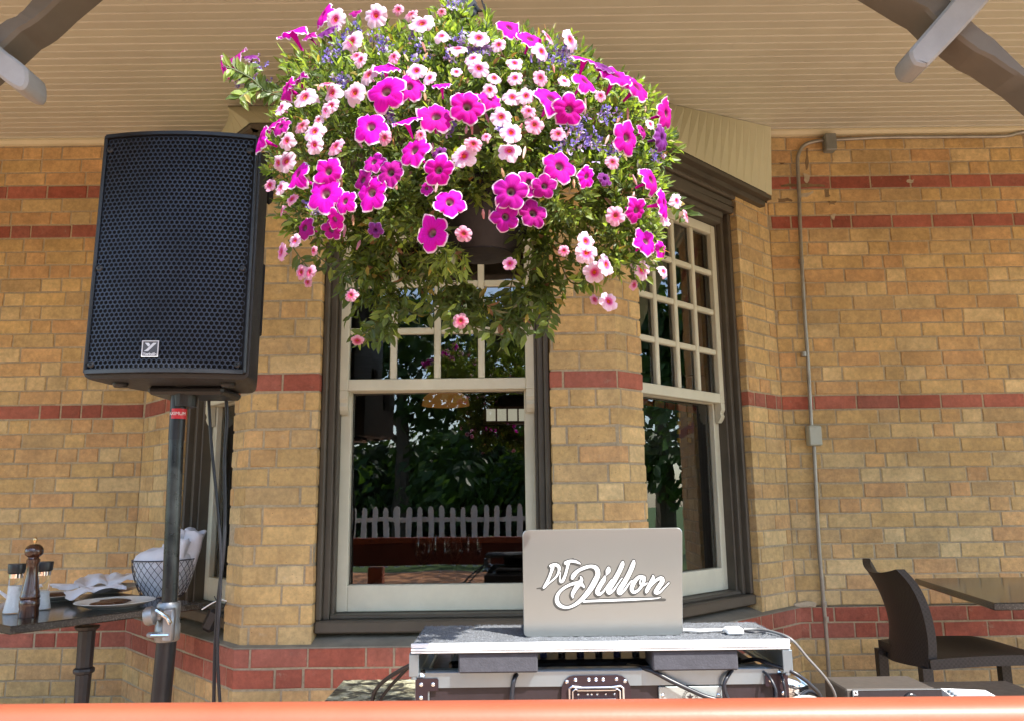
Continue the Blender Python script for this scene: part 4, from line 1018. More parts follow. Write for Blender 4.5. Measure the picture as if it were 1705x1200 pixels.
M_PANEL = paint('dark_brown_black_laminate', (.020, .014, .017), .35, .2, 20, .15)
mb = MB(); mb.box(((CX0+CX1)/2, (CY0+CY1)/2, (zc0+zc1-.03)/2), (CX1-CX0-.012, CY1-CY0-.012, zc1-zc0-.03), None, .003); mb.build('body', M_PANEL, case)
def aprof(mb, a, b, ax):   # angle-profile strip
    mb.box(tuple((i+j)/2 for i, j in zip(a, b)), tuple(abs(i-j) for i, j in zip(a, b)), None, .003)
def edge(a, b):
    mb = MB(); aprof(mb, a, b, 0); return mb.build('edge_profile', M_ALU, case)
edge((CX0, CY0, zc1-.034), (CX1, CY0+.004, zc1-.004)); edge((CX0, CY0+.0045, zc1-.010), (CX1, CY0+.030, zc1)); edge((CX0, CY0-.0015, zc0), (CX0+.030, CY0+.002, zc1-.0345)); edge((CX1-.030, CY0-.0015, zc0), (CX1, CY0+.002, zc1-.0345))
edge((CX0-.002, CY0+.032, zc1-.012), (CX0+.028, CY1, zc1)); edge((CX1-.028, CY0+.032, zc1-.012), (CX1+.002, CY1, zc1)); edge((CX0, CY0-.001, zc0-.004), (CX1, CY0+.003, zc0+.028))
edge((CX1-.001, CY0+.004, zc0), (CX1+.0015, CY0+.030, zc1-.014))
M_PLATE = paint('dark_corner_plate', (.035, .022, .028), .3, .2, 20, .1, metal=.4)
def rivets(mb, pts, y, r=.0045):
    for x, z in pts: mb.lathe([(r, 0), (r*.9, .0015), (r*.45, .0025), (r*.42, .001)], (0, 0, 0), 12, Matrix.Translation((x, y, z)) @ Matrix.Rotation(R(90), 4, 'X'))
for s, x0 in ((1, CX0), (-1, CX1)):
    mb = MB(); z1_ = zc1-.014
    P = [(x0+s*.001, z1_), (x0+s*.046, z1_), (x0+s*.049, z1_-.003), (x0+s*.049, z1_-.024), (x0+s*.027, z1_-.026), (x0+s*.027, z1_-.050), (x0+s*.024, z1_-.053), (x0+s*.001, z1_-.053)]
    mb.prism([(x, CY0-.0045, z) for x, z in P], (0, .0026, 0)); cp = mb.build('corner_plate', M_PLATE, case)
    for rx_, rz_ in ((.013, .012), (.038, .012), (.013, .038)):
        mb = MB(); rivets(mb, [(x0+s*rx_, z1_-rz_)], CY0-.0045); mb.build('rivet', M_CHROME, cp)
    mb = MB(); mb.lathe([(.0, .004), (.010, .003), (.014, 0), (.016, -.008)][::-1], (x0+s*.010, CY0+.012, zc1-.003), 14, cap=False); mb.build('ball_corner', M_CHROME, case, smooth=60)
# latch
LX = at(992, 1140, CY0).x
mb = MB(); zt2 = zc1-.012
P = [(-.073, zt2-.034), (-.072, zt2-.022), (-.066, zt2-.010), (-.056, zt2-.002), (-.046, zt2), (.046, zt2), (.056, zt2-.002), (.066, zt2-.010), (.072, zt2-.022), (.073, zt2-.034), (.073, zt2-.12), (-.073, zt2-.12)]
mb.prism([(LX+x, CY0-.0048, z) for x, z in P], (0, .003, 0)); lt = mb.build('latch_dish', M_PLATE, case)
mb = MB(); rivets(mb, [(LX+x, zt2-.008-(.004 if abs(x) > .05 else 0)) for x in (-.061, -.043, -.015, .0, .015, .043, .061)], CY0-.0048, .0042); mb.build('rivets', M_CHROME, lt)
mb = MB(); zz = zt2-.020
fr_pts = [(-.056, zz-.09), (-.056, zz-.004), (-.050, zz), (-.030, zz-.003), (.030, zz-.003), (.050, zz), (.056, zz-.004), (.056, zz-.09)]
mb.tube([(LX+x, CY0-.010, z) for x, z in fr_pts], .0026, 8); mb.tube([(LX+x*.88, CY0-.009, z-.006) for x, z in fr_pts], .0018, 8)
mb.tube([(LX-.040, CY0-.012, zz-.006), (LX+.040, CY0-.012, zz-.006)], .0036, 10); mb.box((LX, CY0-.010, zz-.026), (.080, .008, .004), None, .001); mb.box((LX, CY0-.008, zz-.05), (.080, .006, .03), None, .002)
rivets(mb, [(LX+x, zz-.017) for x in (-.038, -.018, -.010, .002, .020, .038)], CY0-.006, .0026)
mb.build('latch', M_CHROME, lt)
# star plate
pl0 = at(1096, 1141, CY0); pl1 = at(1201, 1141, CY0)
M_STEEL = paint('satin_plate', (.42, .48, .48), .35, .06, 10, .05, metal=.6)
bw_, bz1 = (pl1.x-pl0.x), zc1-.036; bcx = (pl0.x+pl1.x)/2
mb = MB(); mb.box((bcx, CY0-.002, bz1-.0295), (bw_, .0035, .059), None, .0015); bp_ = mb.build('name_plate', M_STEEL, case)
mb = MB(); rivets(mb, [(bcx-bw_*.44, bz1-.018), (bcx+bw_*.44, bz1-.018)], CY0-.0038, .0036); mb.build('plate_screws', M_CHROME, bp_)
mb = MB(); sc_, sz_ = (bcx-.001, bz1-.0215), .0082
S = []
for k in range(10):
    a = R(90+36*k); rr = sz_ if k % 2 == 0 else sz_*.42; S.append((sc_[0]+rr*math.cos(a), CY0-.0045, sc_[1]+rr*math.sin(a)))
mb.add(S, [tuple(range(10))[::-1]])
for rr in (.0155, .0108):
    n = 40; V = []
    for k in range(n):
        a = 2*math.pi*k/n; V += [(sc_[0]+(rr-.0004)*math.cos(a), CY0-.0045, sc_[1]+(rr-.0004)*math.sin(a)), (sc_[0]+(rr+.0004)*math.cos(a), CY0-.0045, sc_[1]+(rr+.0004)*math.sin(a))]
    mb.add(V, [(2*k, 2*k+1, (2*k+3) % (2*n), (2*k+2) % (2*n)) for k in range(n)])
M_INK = paint('dark_print', (.03, .02, .02), .5, .05, 30, 0)
for k in range(18):      # ring of small marks around the star
    a = R(20*k+9); q = .0131
    if k % 9 in (4,): continue
    c = Vector((sc_[0]+q*math.cos(a), CY0-.0045, sc_[1]+q*math.sin(a))); t1 = Vector((-math.sin(a), 0, math.cos(a))); t2 = Vector((math.cos(a), 0, math.sin(a)))
    mb.add([c-t1*.0012-t2*.001, c+t1*.0012-t2*.001, c+t1*.0009+t2*.001, c-t1*.0009+t2*.001], [(0, 1, 2, 3)])
mb.build('star_print', M_INK, bp_)
# grey foam blocks between case and shelf
M_FB = paint('charcoal_foam', (.050, .050, .060), .95, .15, 60, .5, bs=200)
for i, (a, b, lbl) in enumerate(((764, 895, 'dark grey foam block under the shelf, left of the latch'), (1085, 1226, 'dark grey foam block under the shelf, above the star plate'))):
    x0, x1 = at(a, 1100, YA+.02).x, at(b, 1100, YA+.02).x
    mb = MB(); mb.box(((x0+x1)/2, YA+.055, (zc1+ZT_-.018)/2), (x1-x0, .10, ZT_-.018-zc1-.0005), None, .003)
    o = mb.build('foam_block', M_FB); tag(o, lbl, 'foam block', 'foam blocks under the shelf')
# mixer in the case
mx_ = thing('mixer', 'black audio mixer with a row of dark knobs between the foam blocks', 'mixer', (.18, 1.86, .72))
mb = MB(); mb.box((.18, 1.95, .735), (.66, .22, .055), None, .006); mb.build('housing', M_BLKS, mx_)
for i in range(7):
    x = at(905+i*31, 1095, 1.86).x
    mb = MB(); mb.lathe([(.0085, 0), (.0085, .012), (.006, .014), (.0055, .022), (.004, .024)], (x, 1.87, .7625), 14); mb.build('knob', paint('knob_blue', (.02, .025, .10), .4, .1, 9, 0) if i % 2 == 0 else M_BLKS, mx_)
# laptop
LB0, LB1 = at(872, 1060, 1.755), at(1137, 1058, 1.755); LT = at(1003, 880, 1.725)
Pn = (LB1-LB0).normalized(); up3 = (LT-(LB0+LB1)/2); up3 = (up3-Pn*up3.dot(Pn)).normalized(); nrm3 = Pn.cross(up3)     # towards viewer
nrm3 = nrm3 if nrm3.y < 0 else -nrm3
def onlid(px, py, off=0.0):
    r = ray(px, py); o = Vector((0, 0, HC)); t = (LB0-o).dot(nrm3)/r.dot(nrm3); return o+r*t+nrm3*off
lap = thing('laptop', 'open silver grey laptop with a DJ Dillon script sticker on its lid', 'laptop', (LB0+LB1)/2)
c4 = [onlid(870, 882), onlid(1136, 878), onlid(1137, 1057), onlid(872, 1060)]
rd = []
for i in range(4):
    p, a, b = c4[i], c4[i-1], c4[(i+1) % 4]; da, db = (a-p).normalized(), (b-p).normalized(); r_ = .011
    for k in range(7):
        th = k/6*math.pi/2; rd.append(p+da*r_*(1-math.sin(th))+db*r_*(1-math.cos(th)))
m = N('space_grey_lid'); m.set(m.ramp(m.noise(3, 3), [(.3, (.34, .365, .36)), (.7, (.37, .395, .39))]), .34, .8).bump(m.noise(800, 2), .04, .0005); M_LID = m.m
mb = MB(); n = len(rd); cc = sum(rd, Vector())/n
ins = [p.lerp(cc, .006) for p in rd]
rings = [ins, rd, [p-nrm3*.0012 for p in rd], [p-nrm3*.0045 for p in rd], [p-nrm3*.0055 for p in ins]]
rings = [[p+nrm3*0 for p in rings[0]], [p-nrm3*.0010 for p in rd]]+rings[3:]
vs = [p for r_ in rings for p in r_]; fs = [tuple(range(n)), tuple(3*n+i for i in range(n))[::-1]]
for r_ in range(3):
    for i in range(n): fs.append((r_*n+i, (r_+1)*n+i, (r_+1)*n+(i+1) % n, r_*n+(i+1) % n))
mb.add(vs, fs); lid = mb.build('lid', M_LID, lap, smooth=30)
mb = MB(); mb.box(((LB0.x+LB1.x)/2, LB0.y+.125, ZT_+.0085), ((LB1-LB0).length-.004, .235, .013), None, .004); base = mb.build('base', M_LID, lap)
mb = MB(); q = [c4[0].lerp(cc, .04), c4[1].lerp(cc, .04), c4[2].lerp(cc, .04), c4[3].lerp(cc, .04)]; mb.add([p-nrm3*.0062 for p in q], [(0, 1, 2, 3)][::-1]); mb.build('screen', M_BLKS, lid)
STROKES = [
 [(198, 235, 14), (222, 246, 24), (205, 310, 17), (170, 400, 18), (130, 478, 20), (112, 500, 12)],
 [(195, 228, 14), (250, 215, 20), (298, 240, 22), (300, 300, 15), (262, 370, 12), (190, 435, 9), (140, 480, 6)],
 [(385, 195, 24), (435, 172, 18), (500, 176, 18), (545, 195, 12), (568, 208, 4)], [(415, 190, 26), (405, 250, 17), (380, 340, 18), (350, 410, 20), (325, 425, 18), (312, 390, 9), (322, 310, 4)],
 [(468, 380, 22), (485, 345, 28), (540, 290, 22), (620, 252, 22), (700, 236, 22), (762, 262, 30), (782, 335, 32), (745, 420, 36), (690, 515, 35), (610, 615, 30), (520, 695, 22), (430, 738, 17), (360, 738, 20), (300, 705, 27), (275, 645, 27), (295, 570, 21), (360, 505, 18), (450, 458, 19), (530, 444, 24), (590, 465, 22), (612, 500, 6)],
 [(568, 362, 8), (582, 400, 20), (548, 450, 32), (500, 520, 28), (470, 580, 22), (472, 625, 7)],
 [(868, 362, 14), (852, 405, 28), (805, 480, 30), (775, 550, 30), (800, 580, 20), (850, 545, 13), (900, 470, 8), (950, 400, 6)], [(915, 258, 20), (908, 290, 33), (895, 325, 18), (885, 345, 4)],
 [(1088, 185, 16), (1082, 215, 28), (1045, 300, 30), (985, 410, 32), (915, 525, 32), (925, 565, 20), (975, 530, 14), (1030, 450, 8), (1080, 380, 6)],
 [(1222, 172, 16), (1218, 205, 28), (1180, 300, 30), (1120, 415, 32), (1045, 535, 32), (1060, 570, 20), (1110, 530, 14), (1165, 450, 10), (1200, 410, 8)],
 [(1350, 372, 22), (1290, 368, 22), (1230, 430, 28), (1200, 510, 28), (1225, 555, 20), (1290, 520, 18), (1345, 430, 20), (1350, 375, 18), (1310, 400, 8), (1305, 450, 12), (1345, 470, 12), (1390, 440, 6)],
 [(1462, 352, 10), (1462, 390, 26), (1425, 460, 28), (1385, 535, 24), (1380, 560, 10)], [(1385, 555, 10), (1440, 470, 12), (1520, 395, 20), (1570, 385, 26), (1572, 430, 30), (1525, 500, 30), (1495, 555, 26), (1540, 560, 14), (1600, 500, 9), (1658, 440, 8)],
 [(605, 668, 14), (780, 660, 15), (1000, 652, 16), (1200, 645, 14), (1400, 636, 11), (1500, 630, 7), (1555, 620, 3)]]
def ribbon(mb, st, dx, dy, grow, off):
    P = smoothpts([(x+dx, y+dy, w_*.88+grow) for x, y, w_ in st], 7); L = []; Rr = []
    for i, p in enumerate(P):
        a, b = P[max(0, i-1)], P[min(len(P)-1, i+1)]; t = Vector((b.x-a.x, b.y-a.y)); t = t.normalized() if t.length > 0 else Vector((1, 0)); nn = Vector((-t.y, t.x))
        hw = max(1.5, p.z)
        L.append((p.x+nn.x*hw, p.y+nn.y*hw)); Rr.append((p.x-nn.x*hw, p.y-nn.y*hw))
    f = lambda q, o_: onlid(890+q[0]/7.413, 910+q[1]/7.413, o_)
    for i in range(len(P)-1):
        o_ = off+ (i % 2)*.000004
        mb.add([f(L[i], o_), f(L[i+1], o_), f(Rr[i+1], o_), f(Rr[i], o_)], [(0, 1, 2, 3)])
    for e_ in (0, -1):
        c = P[e_]; hw = max(1.5, c.z); V = [f((c.x+hw*math.cos(k*.5236), c.y+hw*math.sin(k*.5236)), off+.000006) for k in range(12)]; mb.add(V, [tuple(range(12))])
M_DECD = paint('sticker_dark_grey', (.055, .055, .050), .5, .04, 30, 0)
M_DECW = paint('sticker_white', (.82, .82, .82), .4, .02, 30, 0)
mb = MB()
for i, st in enumerate(STROKES):
    for k, (dx, dy, g_) in enumerate(((0, 0, 13), (-9, 10, 11), (-18, 20, 9))): ribbon(mb, st, dx, dy, g_, .0003+i*.00002+k*.000006)
ribbon(mb, [(30, 512, 8), (70, 508, 12), (112, 515, 18)], 0, 0, 0, .0003); ribbon(mb, [(1400, 668, 6), (1500, 655, 16), (1590, 650, 20), (1612, 650, 14)], 0, 0, 0, .0003)
ribbon(mb, [(590, 690, 12), (900, 684, 10), (1200, 672, 8), (1420, 668, 6)], 0, 0, 0, .00029); ribbon(mb, [(440, 150, 8), (480, 140, 6)], 0, 0, 0, .0003); ribbon(mb, [(260, 200, 8), (290, 190, 5)], 0, 0, 0, .0003)
mb.build('lettering_shadow', M_DECD, lid)
mb = MB()
for i, st in enumerate(STROKES): ribbon(mb, st, 0, 0, 0, .0009+i*.00003)
mb.build('lettering', M_DECW, lid)
# white adapter with cable
M_WPL = paint('white_plastic', (.80, .80, .79), .35, .03, 20, 0)
ad = thing('cable_adapter', 'small white adapter on a white lead lying on the carpeted shelf', 'adapter', atz(1222, 1047, ZT_))
a0_ = atz(1222, 1049, ZT_+.008)
mb = MB(); mb.box(a0_+Vector((0, .002, 0)), (.036, .034, .013), None, .003); mb.build('adapter_body', M_WPL, ad)
mb = MB(); mb.tube(smoothpts([atz(1138, 1048, ZT_+.006), atz(1165, 1049, ZT_+.006), atz(1190, 1048, ZT_+.006), atz(1210, 1048, ZT_+.006)]), .0034, 8); mb.build('lead', M_WPL, ad, smooth=60)
def cab3(pts, r, label, mat=None, k=6, grp='audio cables around the flight case'):
    mb = MB(); mb.tube(smoothpts(pts, k), r, 8); return tag(mb.build('cable', mat or M_RUB, None, smooth=60), label, 'cable', grp)
z5 = ZT_+.006
cab3([atz(1238, 1047, z5), atz(1262, 1047, z5), atz(1290, 1052, z5), at(1318, 1064, 1.70), at(1345, 1095, 1.72), at(1372, 1125, 1.75), at(1388, 1150, 1.78), at(1392, 1175, 1.8), at(1394, 1230, 1.8)], .0030, 'thin grey cable dropping over the right front corner of the carpeted shelf', paint('grey_cable', (.16, .16, .16), .4, .1, 20, 0))
cab3([atz(1238, 1050, z5), atz(1255, 1052, z5), atz(1275, 1050, z5), atz(1262, 1045, z5)], .0022, 'short black cable end curled beside the white adapter')
cab3([at(1235, 1100, 1.80), at(1260, 1097, 1.76), at(1285, 1106, 1.73), at(1320, 1118, 1.70), at(1350, 1140, 1.70), at(1368, 1165, 1.72), at(1378, 1230, 1.75)], .0042, 'black cable arching out from under the right end of the shelf')
cab3([at(1262, 1112, 1.76), at(1280, 1125, 1.715), at(1292, 1150, 1.70), at(1289, 1175, 1.70), at(1285, 1230, 1.7)], .0030, 'thin black cable hanging in front of the right case corner')
cab3([at(1295, 1112, 1.76), at(1303, 1130, 1.715), at(1308, 1160, 1.71), at(1310, 1230, 1.71)], .0028, 'thin black cable hanging just outside the right case edge')
cab3([at(1045, 1108, 1.80), at(1080, 1114, 1.73), at(1120, 1134, 1.715), at(1170, 1157, 1.712), at(1215, 1175, 1.71), at(1240, 1230, 1.71)], .0052, 'thick black cable running down across the star plate')
cab3([at(1220, 1114, 1.74), at(1211, 1126, 1.722), at(1206, 1140, 1.718), at(1210, 1158, 1.718), at(1220, 1180, 1.715), at(1230, 1230, 1.71)], .0042, 'black cable curving down below the right foam block')
cab3([at(866, 1116, 1.76), at(857, 1128, 1.726), at(853, 1150, 1.722), at(852, 1180, 1.72), at(852, 1240, 1.72)], .0050, 'black cable hanging below the left foam block')
cab3([at(700, 1098, 1.78), at(684, 1106, 1.80), at(655, 1122, 1.86), at(632, 1140, 1.92), at(620, 1165, 1.95), at(616, 1240, 1.95)], .0048, 'black cable arching away left of the flight case')
cab3([at(688, 1104, 1.85), at(672, 1118, 1.88), at(645, 1148, 1.94), at(630, 1175, 1.96), at(625, 1240, 1.96)], .0040, 'black cable beside the arching one left of the flight case')
cab3([at(1330, 1160, 1.85), at(1345, 1150, 1.9), at(1362, 1156, 1.92), at(1375, 1170, 1.9), at(1382, 1200, 1.9)], .0042, 'coiled black cable behind the rail, right of the flight case')
cab3([at(1300, 1172, 1.8), at(1330, 1160, 1.84), at(1358, 1162, 1.88), at(1372, 1180, 1.85), at(1370, 1240, 1.85)], .0036, 'grey cable loop behind the rail, right of the flight case', paint('pale_cable', (.35, .35, .34), .4, .1, 20, 0))
# silver drum-like case end right of the flight case
ob = thing('microphone', 'silver microphone body lying right of the flight case behind the rail', 'microphone', at(1320, 1145, 1.95))
mb = MB(); mb.tube([at(1300, 1138, 1.95), at(1318, 1143, 1.95), at(1340, 1149, 1.95), at(1345, 1151, 1.95)], [.030, .031, .020, .006], 20); mb.build('body', M_CHROME, ob, smooth=50)
mb = MB(); mb.tube([at(1285, 1134, 1.95), at(1300, 1138, 1.95)], .033, 20); mb.build('head', M_BLKS, ob, smooth=50)

# ================================================================== RACK UNIT + WHITE DEVICE ON SIDE TABLE
zr_ = .61
st_ = thing('side_table', 'dark side table behind the rail carrying the wireless receiver', 'table', (.95, 2.0, 0))
mb = MB(); mb.box((1.02, 2.05, zr_-.0155), (.66, .45, .03), None, .004); mb.build('tabletop', M_BLKS, st_)
for x in (.72, 1.32):
    for y in (1.86, 2.24): mb = MB(); mb.box((x, y, (zr_-.031)/2), (.03, .03, zr_-.031), None, .003); mb.build('leg', M_BLKS, st_)
rk = thing('wireless_receiver', 'black half rack wireless receiver with a small white emblem on its front', 'receiver', (.85, 1.85, zr_))
f0, f1 = at(1418, 1147, 1.85), at(1568, 1148, 1.85); zt3 = f0.z; 
M_RK = paint('charcoal_metal_box', (.060, .052, .045), .5, .1, 20, .2)
mb = MB(); mb.box(((f0.x+f1.x)/2-.012, 1.85+.065, (zt3+zr_)/2), (f1.x-f0.x+.0, .125, zt3-zr_), None, .003); mb.build('housing', M_RK, rk)
mb = MB(); mb.box(((f0.x+f1.x)/2, 1.85, (zt3+zr_)/2), (f1.x-f0.x, .006, zt3-zr_), None, .002); fp = mb.build('front_panel', paint('glossy_black_panel', (.012, .011, .016), .2, .1, 20, 0), rk)
mb = MB(); mb.box(((f0.x+f1.x)/2, 1.8465, zt3-.0008), (f1.x-f0.x, .0015, .0016)); mb.box((f0.x+.0008, 1.8465, (zt3+zr_)/2), (.0016, .0015, zt3-zr_-.004)); mb.build('front_trim', M_ALU, fp)
mb = MB(); ex, ez = at(1425, 1153, 1.846).x, at(1425, 1153, 1.846).z
mb.add([(ex-.0045, 1.8462, ez-.0045), (ex+.0045, 1.8462, ez-.0045), (ex+.0045, 1.8462, ez+.0045), (ex-.0045, 1.8462, ez+.0045)], [(0, 1, 2, 3)]); em = mb.build('emblem', M_WHT, fp)
mb = MB()
for s in (-1, 1): mb.add([(ex-.0026*s, 1.8458, ez-.0006*s), (ex-.0022*s, 1.8458, ez+.0030*s), (ex+.0004*s, 1.8458, ez+.0026*s), (ex+.0026*s, 1.8458, ez+.0004*s)], [(0, 1, 2, 3)])
mb.build('emblem_mark', M_INK, em)
dx_, dz_ = at(1517, 1164, 1.846).x, at(1517, 1164, 1.846).z
mb = MB(); mb.lathe([(.0165, 0), (.0160, .004), (.013, .005), (.0, .005)], (0, 0, 0), 28, Matrix.Translation((dx_, 1.847, dz_-.002)) @ Matrix.Rotation(R(90), 4, 'X'), cap=False); mb.build('dial', M_BLKS, fp)
mb = MB()
for x, y, w_ in ((1516, 1154, 2.5), (1497, 1165.5, 2.5), (1507, 1166, 2), (1517, 1165, 2.6), (1527, 1166, 3), (1537, 1166, 2.6)):
    c = at(x, y, 1.8455); c.y = 1.8412 if 1503 < x < 1532 else 1.8458; w2 = w_/FPX*1.85; mb.add([(c.x-w2*.6, c.y, c.z-w2*.35), (c.x+w2*.6, c.y, c.z-w2*.35), (c.x+w2*.6, c.y, c.z+w2*.35), (c.x-w2*.6, c.y, c.z+w2*.35)], [(0, 1, 2, 3)])
mb.build('indicator_marks', M_WHT, fp)
dv = thing('sampler', 'pale grey sampler with a white rim lying right of the wireless receiver', 'sampler', (1.05, 1.95, zr_))
q0, q1, q2, q3 = atz(1600, 1170, .655), atz(1680, 1170, .655), atz(1640, 1148, .670), atz(1566, 1145, .672)
mb = MB(); P = [q0, q1, q2, q3]; mb.add([p-Vector((0, 0, .038)) for p in P]+P, [(0, 1, 2, 3)[::-1], (4, 5, 6, 7), (0, 1, 5, 4), (1, 2, 6, 5), (2, 3, 7, 6), (3, 0, 4, 7)]); mb.build('housing', M_WPL, dv)
mb = MB(); c = sum(P, Vector())/4; mb.add([p.lerp(c, .18)+Vector((0, 0, .0012)) for p in P], [(0, 1, 2, 3)]); mb.build('screen', paint('grey_screen', (.26, .27, .29), .25, .05, 10, 0), dv)
mb = MB()
for i in range(4):
    p = q0.lerp(q3, .2+.18*i).lerp(c, .12)+Vector((0, 0, .001)); mb.lathe([(.004, 0), (.0035, .004)], p, 10)
mb.build('buttons', M_ALU, dv)

# ================================================================== TABLES
m = N('polished_granite'); v = m.n('TexVoronoi'); v.inputs['Scale'].default_value = 260; m.l(m.pos(), v.inputs['Vector'])
m.set(m.mix(1.0, m.ramp(v.outputs['Distance'], [(.1, (.16, .15, .13)), (.35, (.030, .027, .024))]), m.ramp(m.noise(90, 5), [(.3, (.6, .6, .6)), (.7, (1.4, 1.4, 1.4))]), 'MULTIPLY'), .14); M_GRAN = m.m
M_CASTI = paint('black_cast_iron', (.020, .017, .018), .45, .25, 30, .5)
def tabletop(mb, P, th):
    n = len(P); c = sum(P, Vector())/n; d = Vector((0, 0, 1)); 
    r1 = [p.lerp(c, .012) for p in P]
    rings = [r1, [p-d*.004 for p in P], [p-d*(th-.004) for p in P], [p-d*th for p in r1]]
    vs = [p for r_ in rings for p in r_]; fs = [tuple(range(n)), tuple(3*n+i for i in range(n))[::-1]]
    for r_ in range(3):
        for i in range(n): fs.append((r_*n+i, (r_+1)*n+i, (r_+1)*n+(i+1) % n, r_*n+(i+1) % n))
    mb.add(vs, fs)
def pedestal(parent, x, y, ztop, kr=1.0):
    mb = MB(); mb.lathe([(r_*kr, z_) for r_, z_ in [(.05, ztop-.04), (.045, ztop-.05), (.034, ztop-.055), (.032, ztop-.18), (.040, ztop-.185), (.042, ztop-.192), (.040, ztop-.2), (.031, ztop-.205), (.028, ztop-.36), (.029, ztop-.41), (.038, ztop-.42), (.042, ztop-.432), (.038, ztop-.444), (.030, ztop-.45), (.030, .10), (.045, .07), (.06, .05)]], (x, y, 0), 12)
    mb.build('pedestal', M_CASTI, parent)
    for k in range(4):
        a = R(45+90*k); mb = MB(); mb.tube(smoothpts([(x, y, .08), (x+.12*math.cos(a), y+.12*math.sin(a), .06), (x+.27*math.cos(a), y+.27*math.sin(a), .018)], 4), .018, 8); mb.build('foot', M_CASTI, parent)
A0, A1 = atz(17, 1042, .75), atz(338, 1002, .75); dA = (A1-A0).normalized(); dB = Vector((-dA.y, dA.x, 0)); 
if dB.x > 0: dB = -dB
lt_ = thing('bistro_table', 'black granite bistro table laid with plates and grinders by the left wall', 'table', (A0+dA*.33+dB*.35)*1.0)
lt_.location.z = 0
mb = MB(); tabletop(mb, [A0, A1, A1+dB*.70, A0+dB*.70], .026); mb.build('tabletop', M_GRAN, lt_)
pp = atz(146, 1030, .70); pedestal(lt_, at(141, 1100, 2.95).x, 2.95, .724, .85)
rt = thing('bistro_table', 'bare black granite bistro table to the right of the wicker chair', 'table', (1.95, 3.15, 0))
B0, B1, B2 = atz(1655, 1003, .75), atz(1523, 962, .75), atz(1800, 1002, .75)
mb = MB(); tabletop(mb, [B0, Vector((B0.x+.72, B0.y+.02, .75)), Vector((B1.x+.68, B1.y, .75)), B1], .026); mb.build('tabletop', M_GRAN, rt)
pedestal(rt, 2.12, 3.2, .724)
# low polished table left of the case, leaf reflections painted into its colour
m = N('leaf_reflection_stone'); f = m.noise(26, 5, .7, dist=.6); m.set(m.ramp(f, [(.40, (.020, .018, .015)), (.47, (.06, .05, .03)), (.55, (.34, .33, .22)), (.68, (.52, .50, .38))]), .4); M_REFL_STONE = m.m
s_t = thing('stone_table', 'low dark stone table with leaf reflections painted as pale patches left of the flight case', 'table', (-.36, 2.3, 0))
c0, c1, c2_, c3_ = atz(572, 1131, .60), atz(740, 1129, .60), atz(760, 1185, .60), atz(520, 1187, .60)
mb = MB(); tabletop(mb, [c3_, c2_, c1, c0], .03); mb.build('tabletop', M_REFL_STONE, s_t); pedestal(s_t, (c3_.x+c1.x)/2, (c3_.y+c1.y)/2, .569)

# --- things on the left table
m = N('dark_walnut'); mp = m.n('Mapping'); mp.inputs['Scale'].default_value = (1, 1, .12); m.l(m.pos(), mp.inputs[0])
m.set(m.ramp(m.noise(60, 5, .6, mp.outputs[0]), [(.3, (.028, .010, .006)), (.7, (.075, .028, .014))]), .22, 0.0, Coat_Weight=.5, Coat_Roughness=.1); M_WAL = m.m
zt4 = .7505
pm = atz(47, 1027, .75); ph = at(47, 905, pm.y).z-.75
mill = thing('pepper_mill', 'tall turned dark walnut pepper mill with a brass knob on the left table', 'pepper mill', pm)
k = ph
prof = [(.029, 0), (.030, .02), (.028, .12), (.030, .15), (.030, .22), (.027, .24), (.0295, .26), (.0295, .28), (.027, .30), (.0275, .33), (.024, .38), (.018, .55), (.016, .66), (.0165, .70), (.020, .72), (.0205, .76), (.017, .775), (.016, .79), (.020, .805), (.0265, .83), (.0285, .865), (.027, .905), (.022, .94), (.014, .965), (.006, .972)]
mb = MB(); mb.lathe([(r_*1.02, z*k/.972) for r_, z in prof], (pm.x, pm.y, zt4), 28); mb.build('mill_body', M_WAL, mill, smooth=45)
mb = MB(); mb.lathe([(.004, k), (.0045, k+.004), (.0065, k+.010), (.0065, k+.016), (.004, k+.021), (0, k+.022)], (pm.x, pm.y, zt4), 14, cap=False); mb.build('knob', paint('brass', (.65, .45, .22), .25, .1, 30, 0, metal=1.0), mill, smooth=60)
m = N('clear_glass'); m.set((.95, .97, .97), .03, 0, Transmission_Weight=1.0, IOR=1.2); M_CLR = m.m
M_SALT = paint('white_salt', (.80, .82, .84), .8, .08, 120, .6, bs=300); M_PEP = paint('pink_grey_salt', (.55, .42, .38), .8, .3, 160, .6, bs=300)
def shaker(px, py, lab, fill, f1, f2):
    p = atz(px, py, .75); s = thing('salt_grinder', lab, 'grinder', p, 'glass grinders on the left table'); q = (p.x, p.y, zt4)
    mb = MB(); mb.lathe([(.030, 0), (.031, .004), (.028, .02), (.023, .05), (.0215, .08), (.022, .118)], q, 24); mb.build('glass_body', M_CLR, s, smooth=50)
    mb = MB(); mb.lathe([(.0275, .003), (.026, .02), (.0208, .05), (.0195, f1)], q, 24); mb.build('salt', fill, s, smooth=50)
    mb = MB(); mb.lathe([(.0225, .118), (.0228, .132)], q, 24); mb.build('steel_band', M_CHROME, s, smooth=40)
    mb = MB(); mb.lathe([(.0225, .132), (.0265, .136), (.0285, .163), (.0275, .166), (.024, .166)], q, 24); mb.build('cap', M_BLKS, s, smooth=35)
shaker(21, 1020, 'glass salt grinder with black cap left of the pepper mill', M_SALT, .092, 0)
shaker(68, 1014, 'glass salt grinder with black cap right of the pepper mill', M_SALT, .062, 0)
M_CHINA = paint('white_china', (.70, .69, .64), .15, .03, 10, 0); M_FOOD = paint('dark_brown_food', (.07, .028, .014), .35, .5, 60, .9, bs=90)
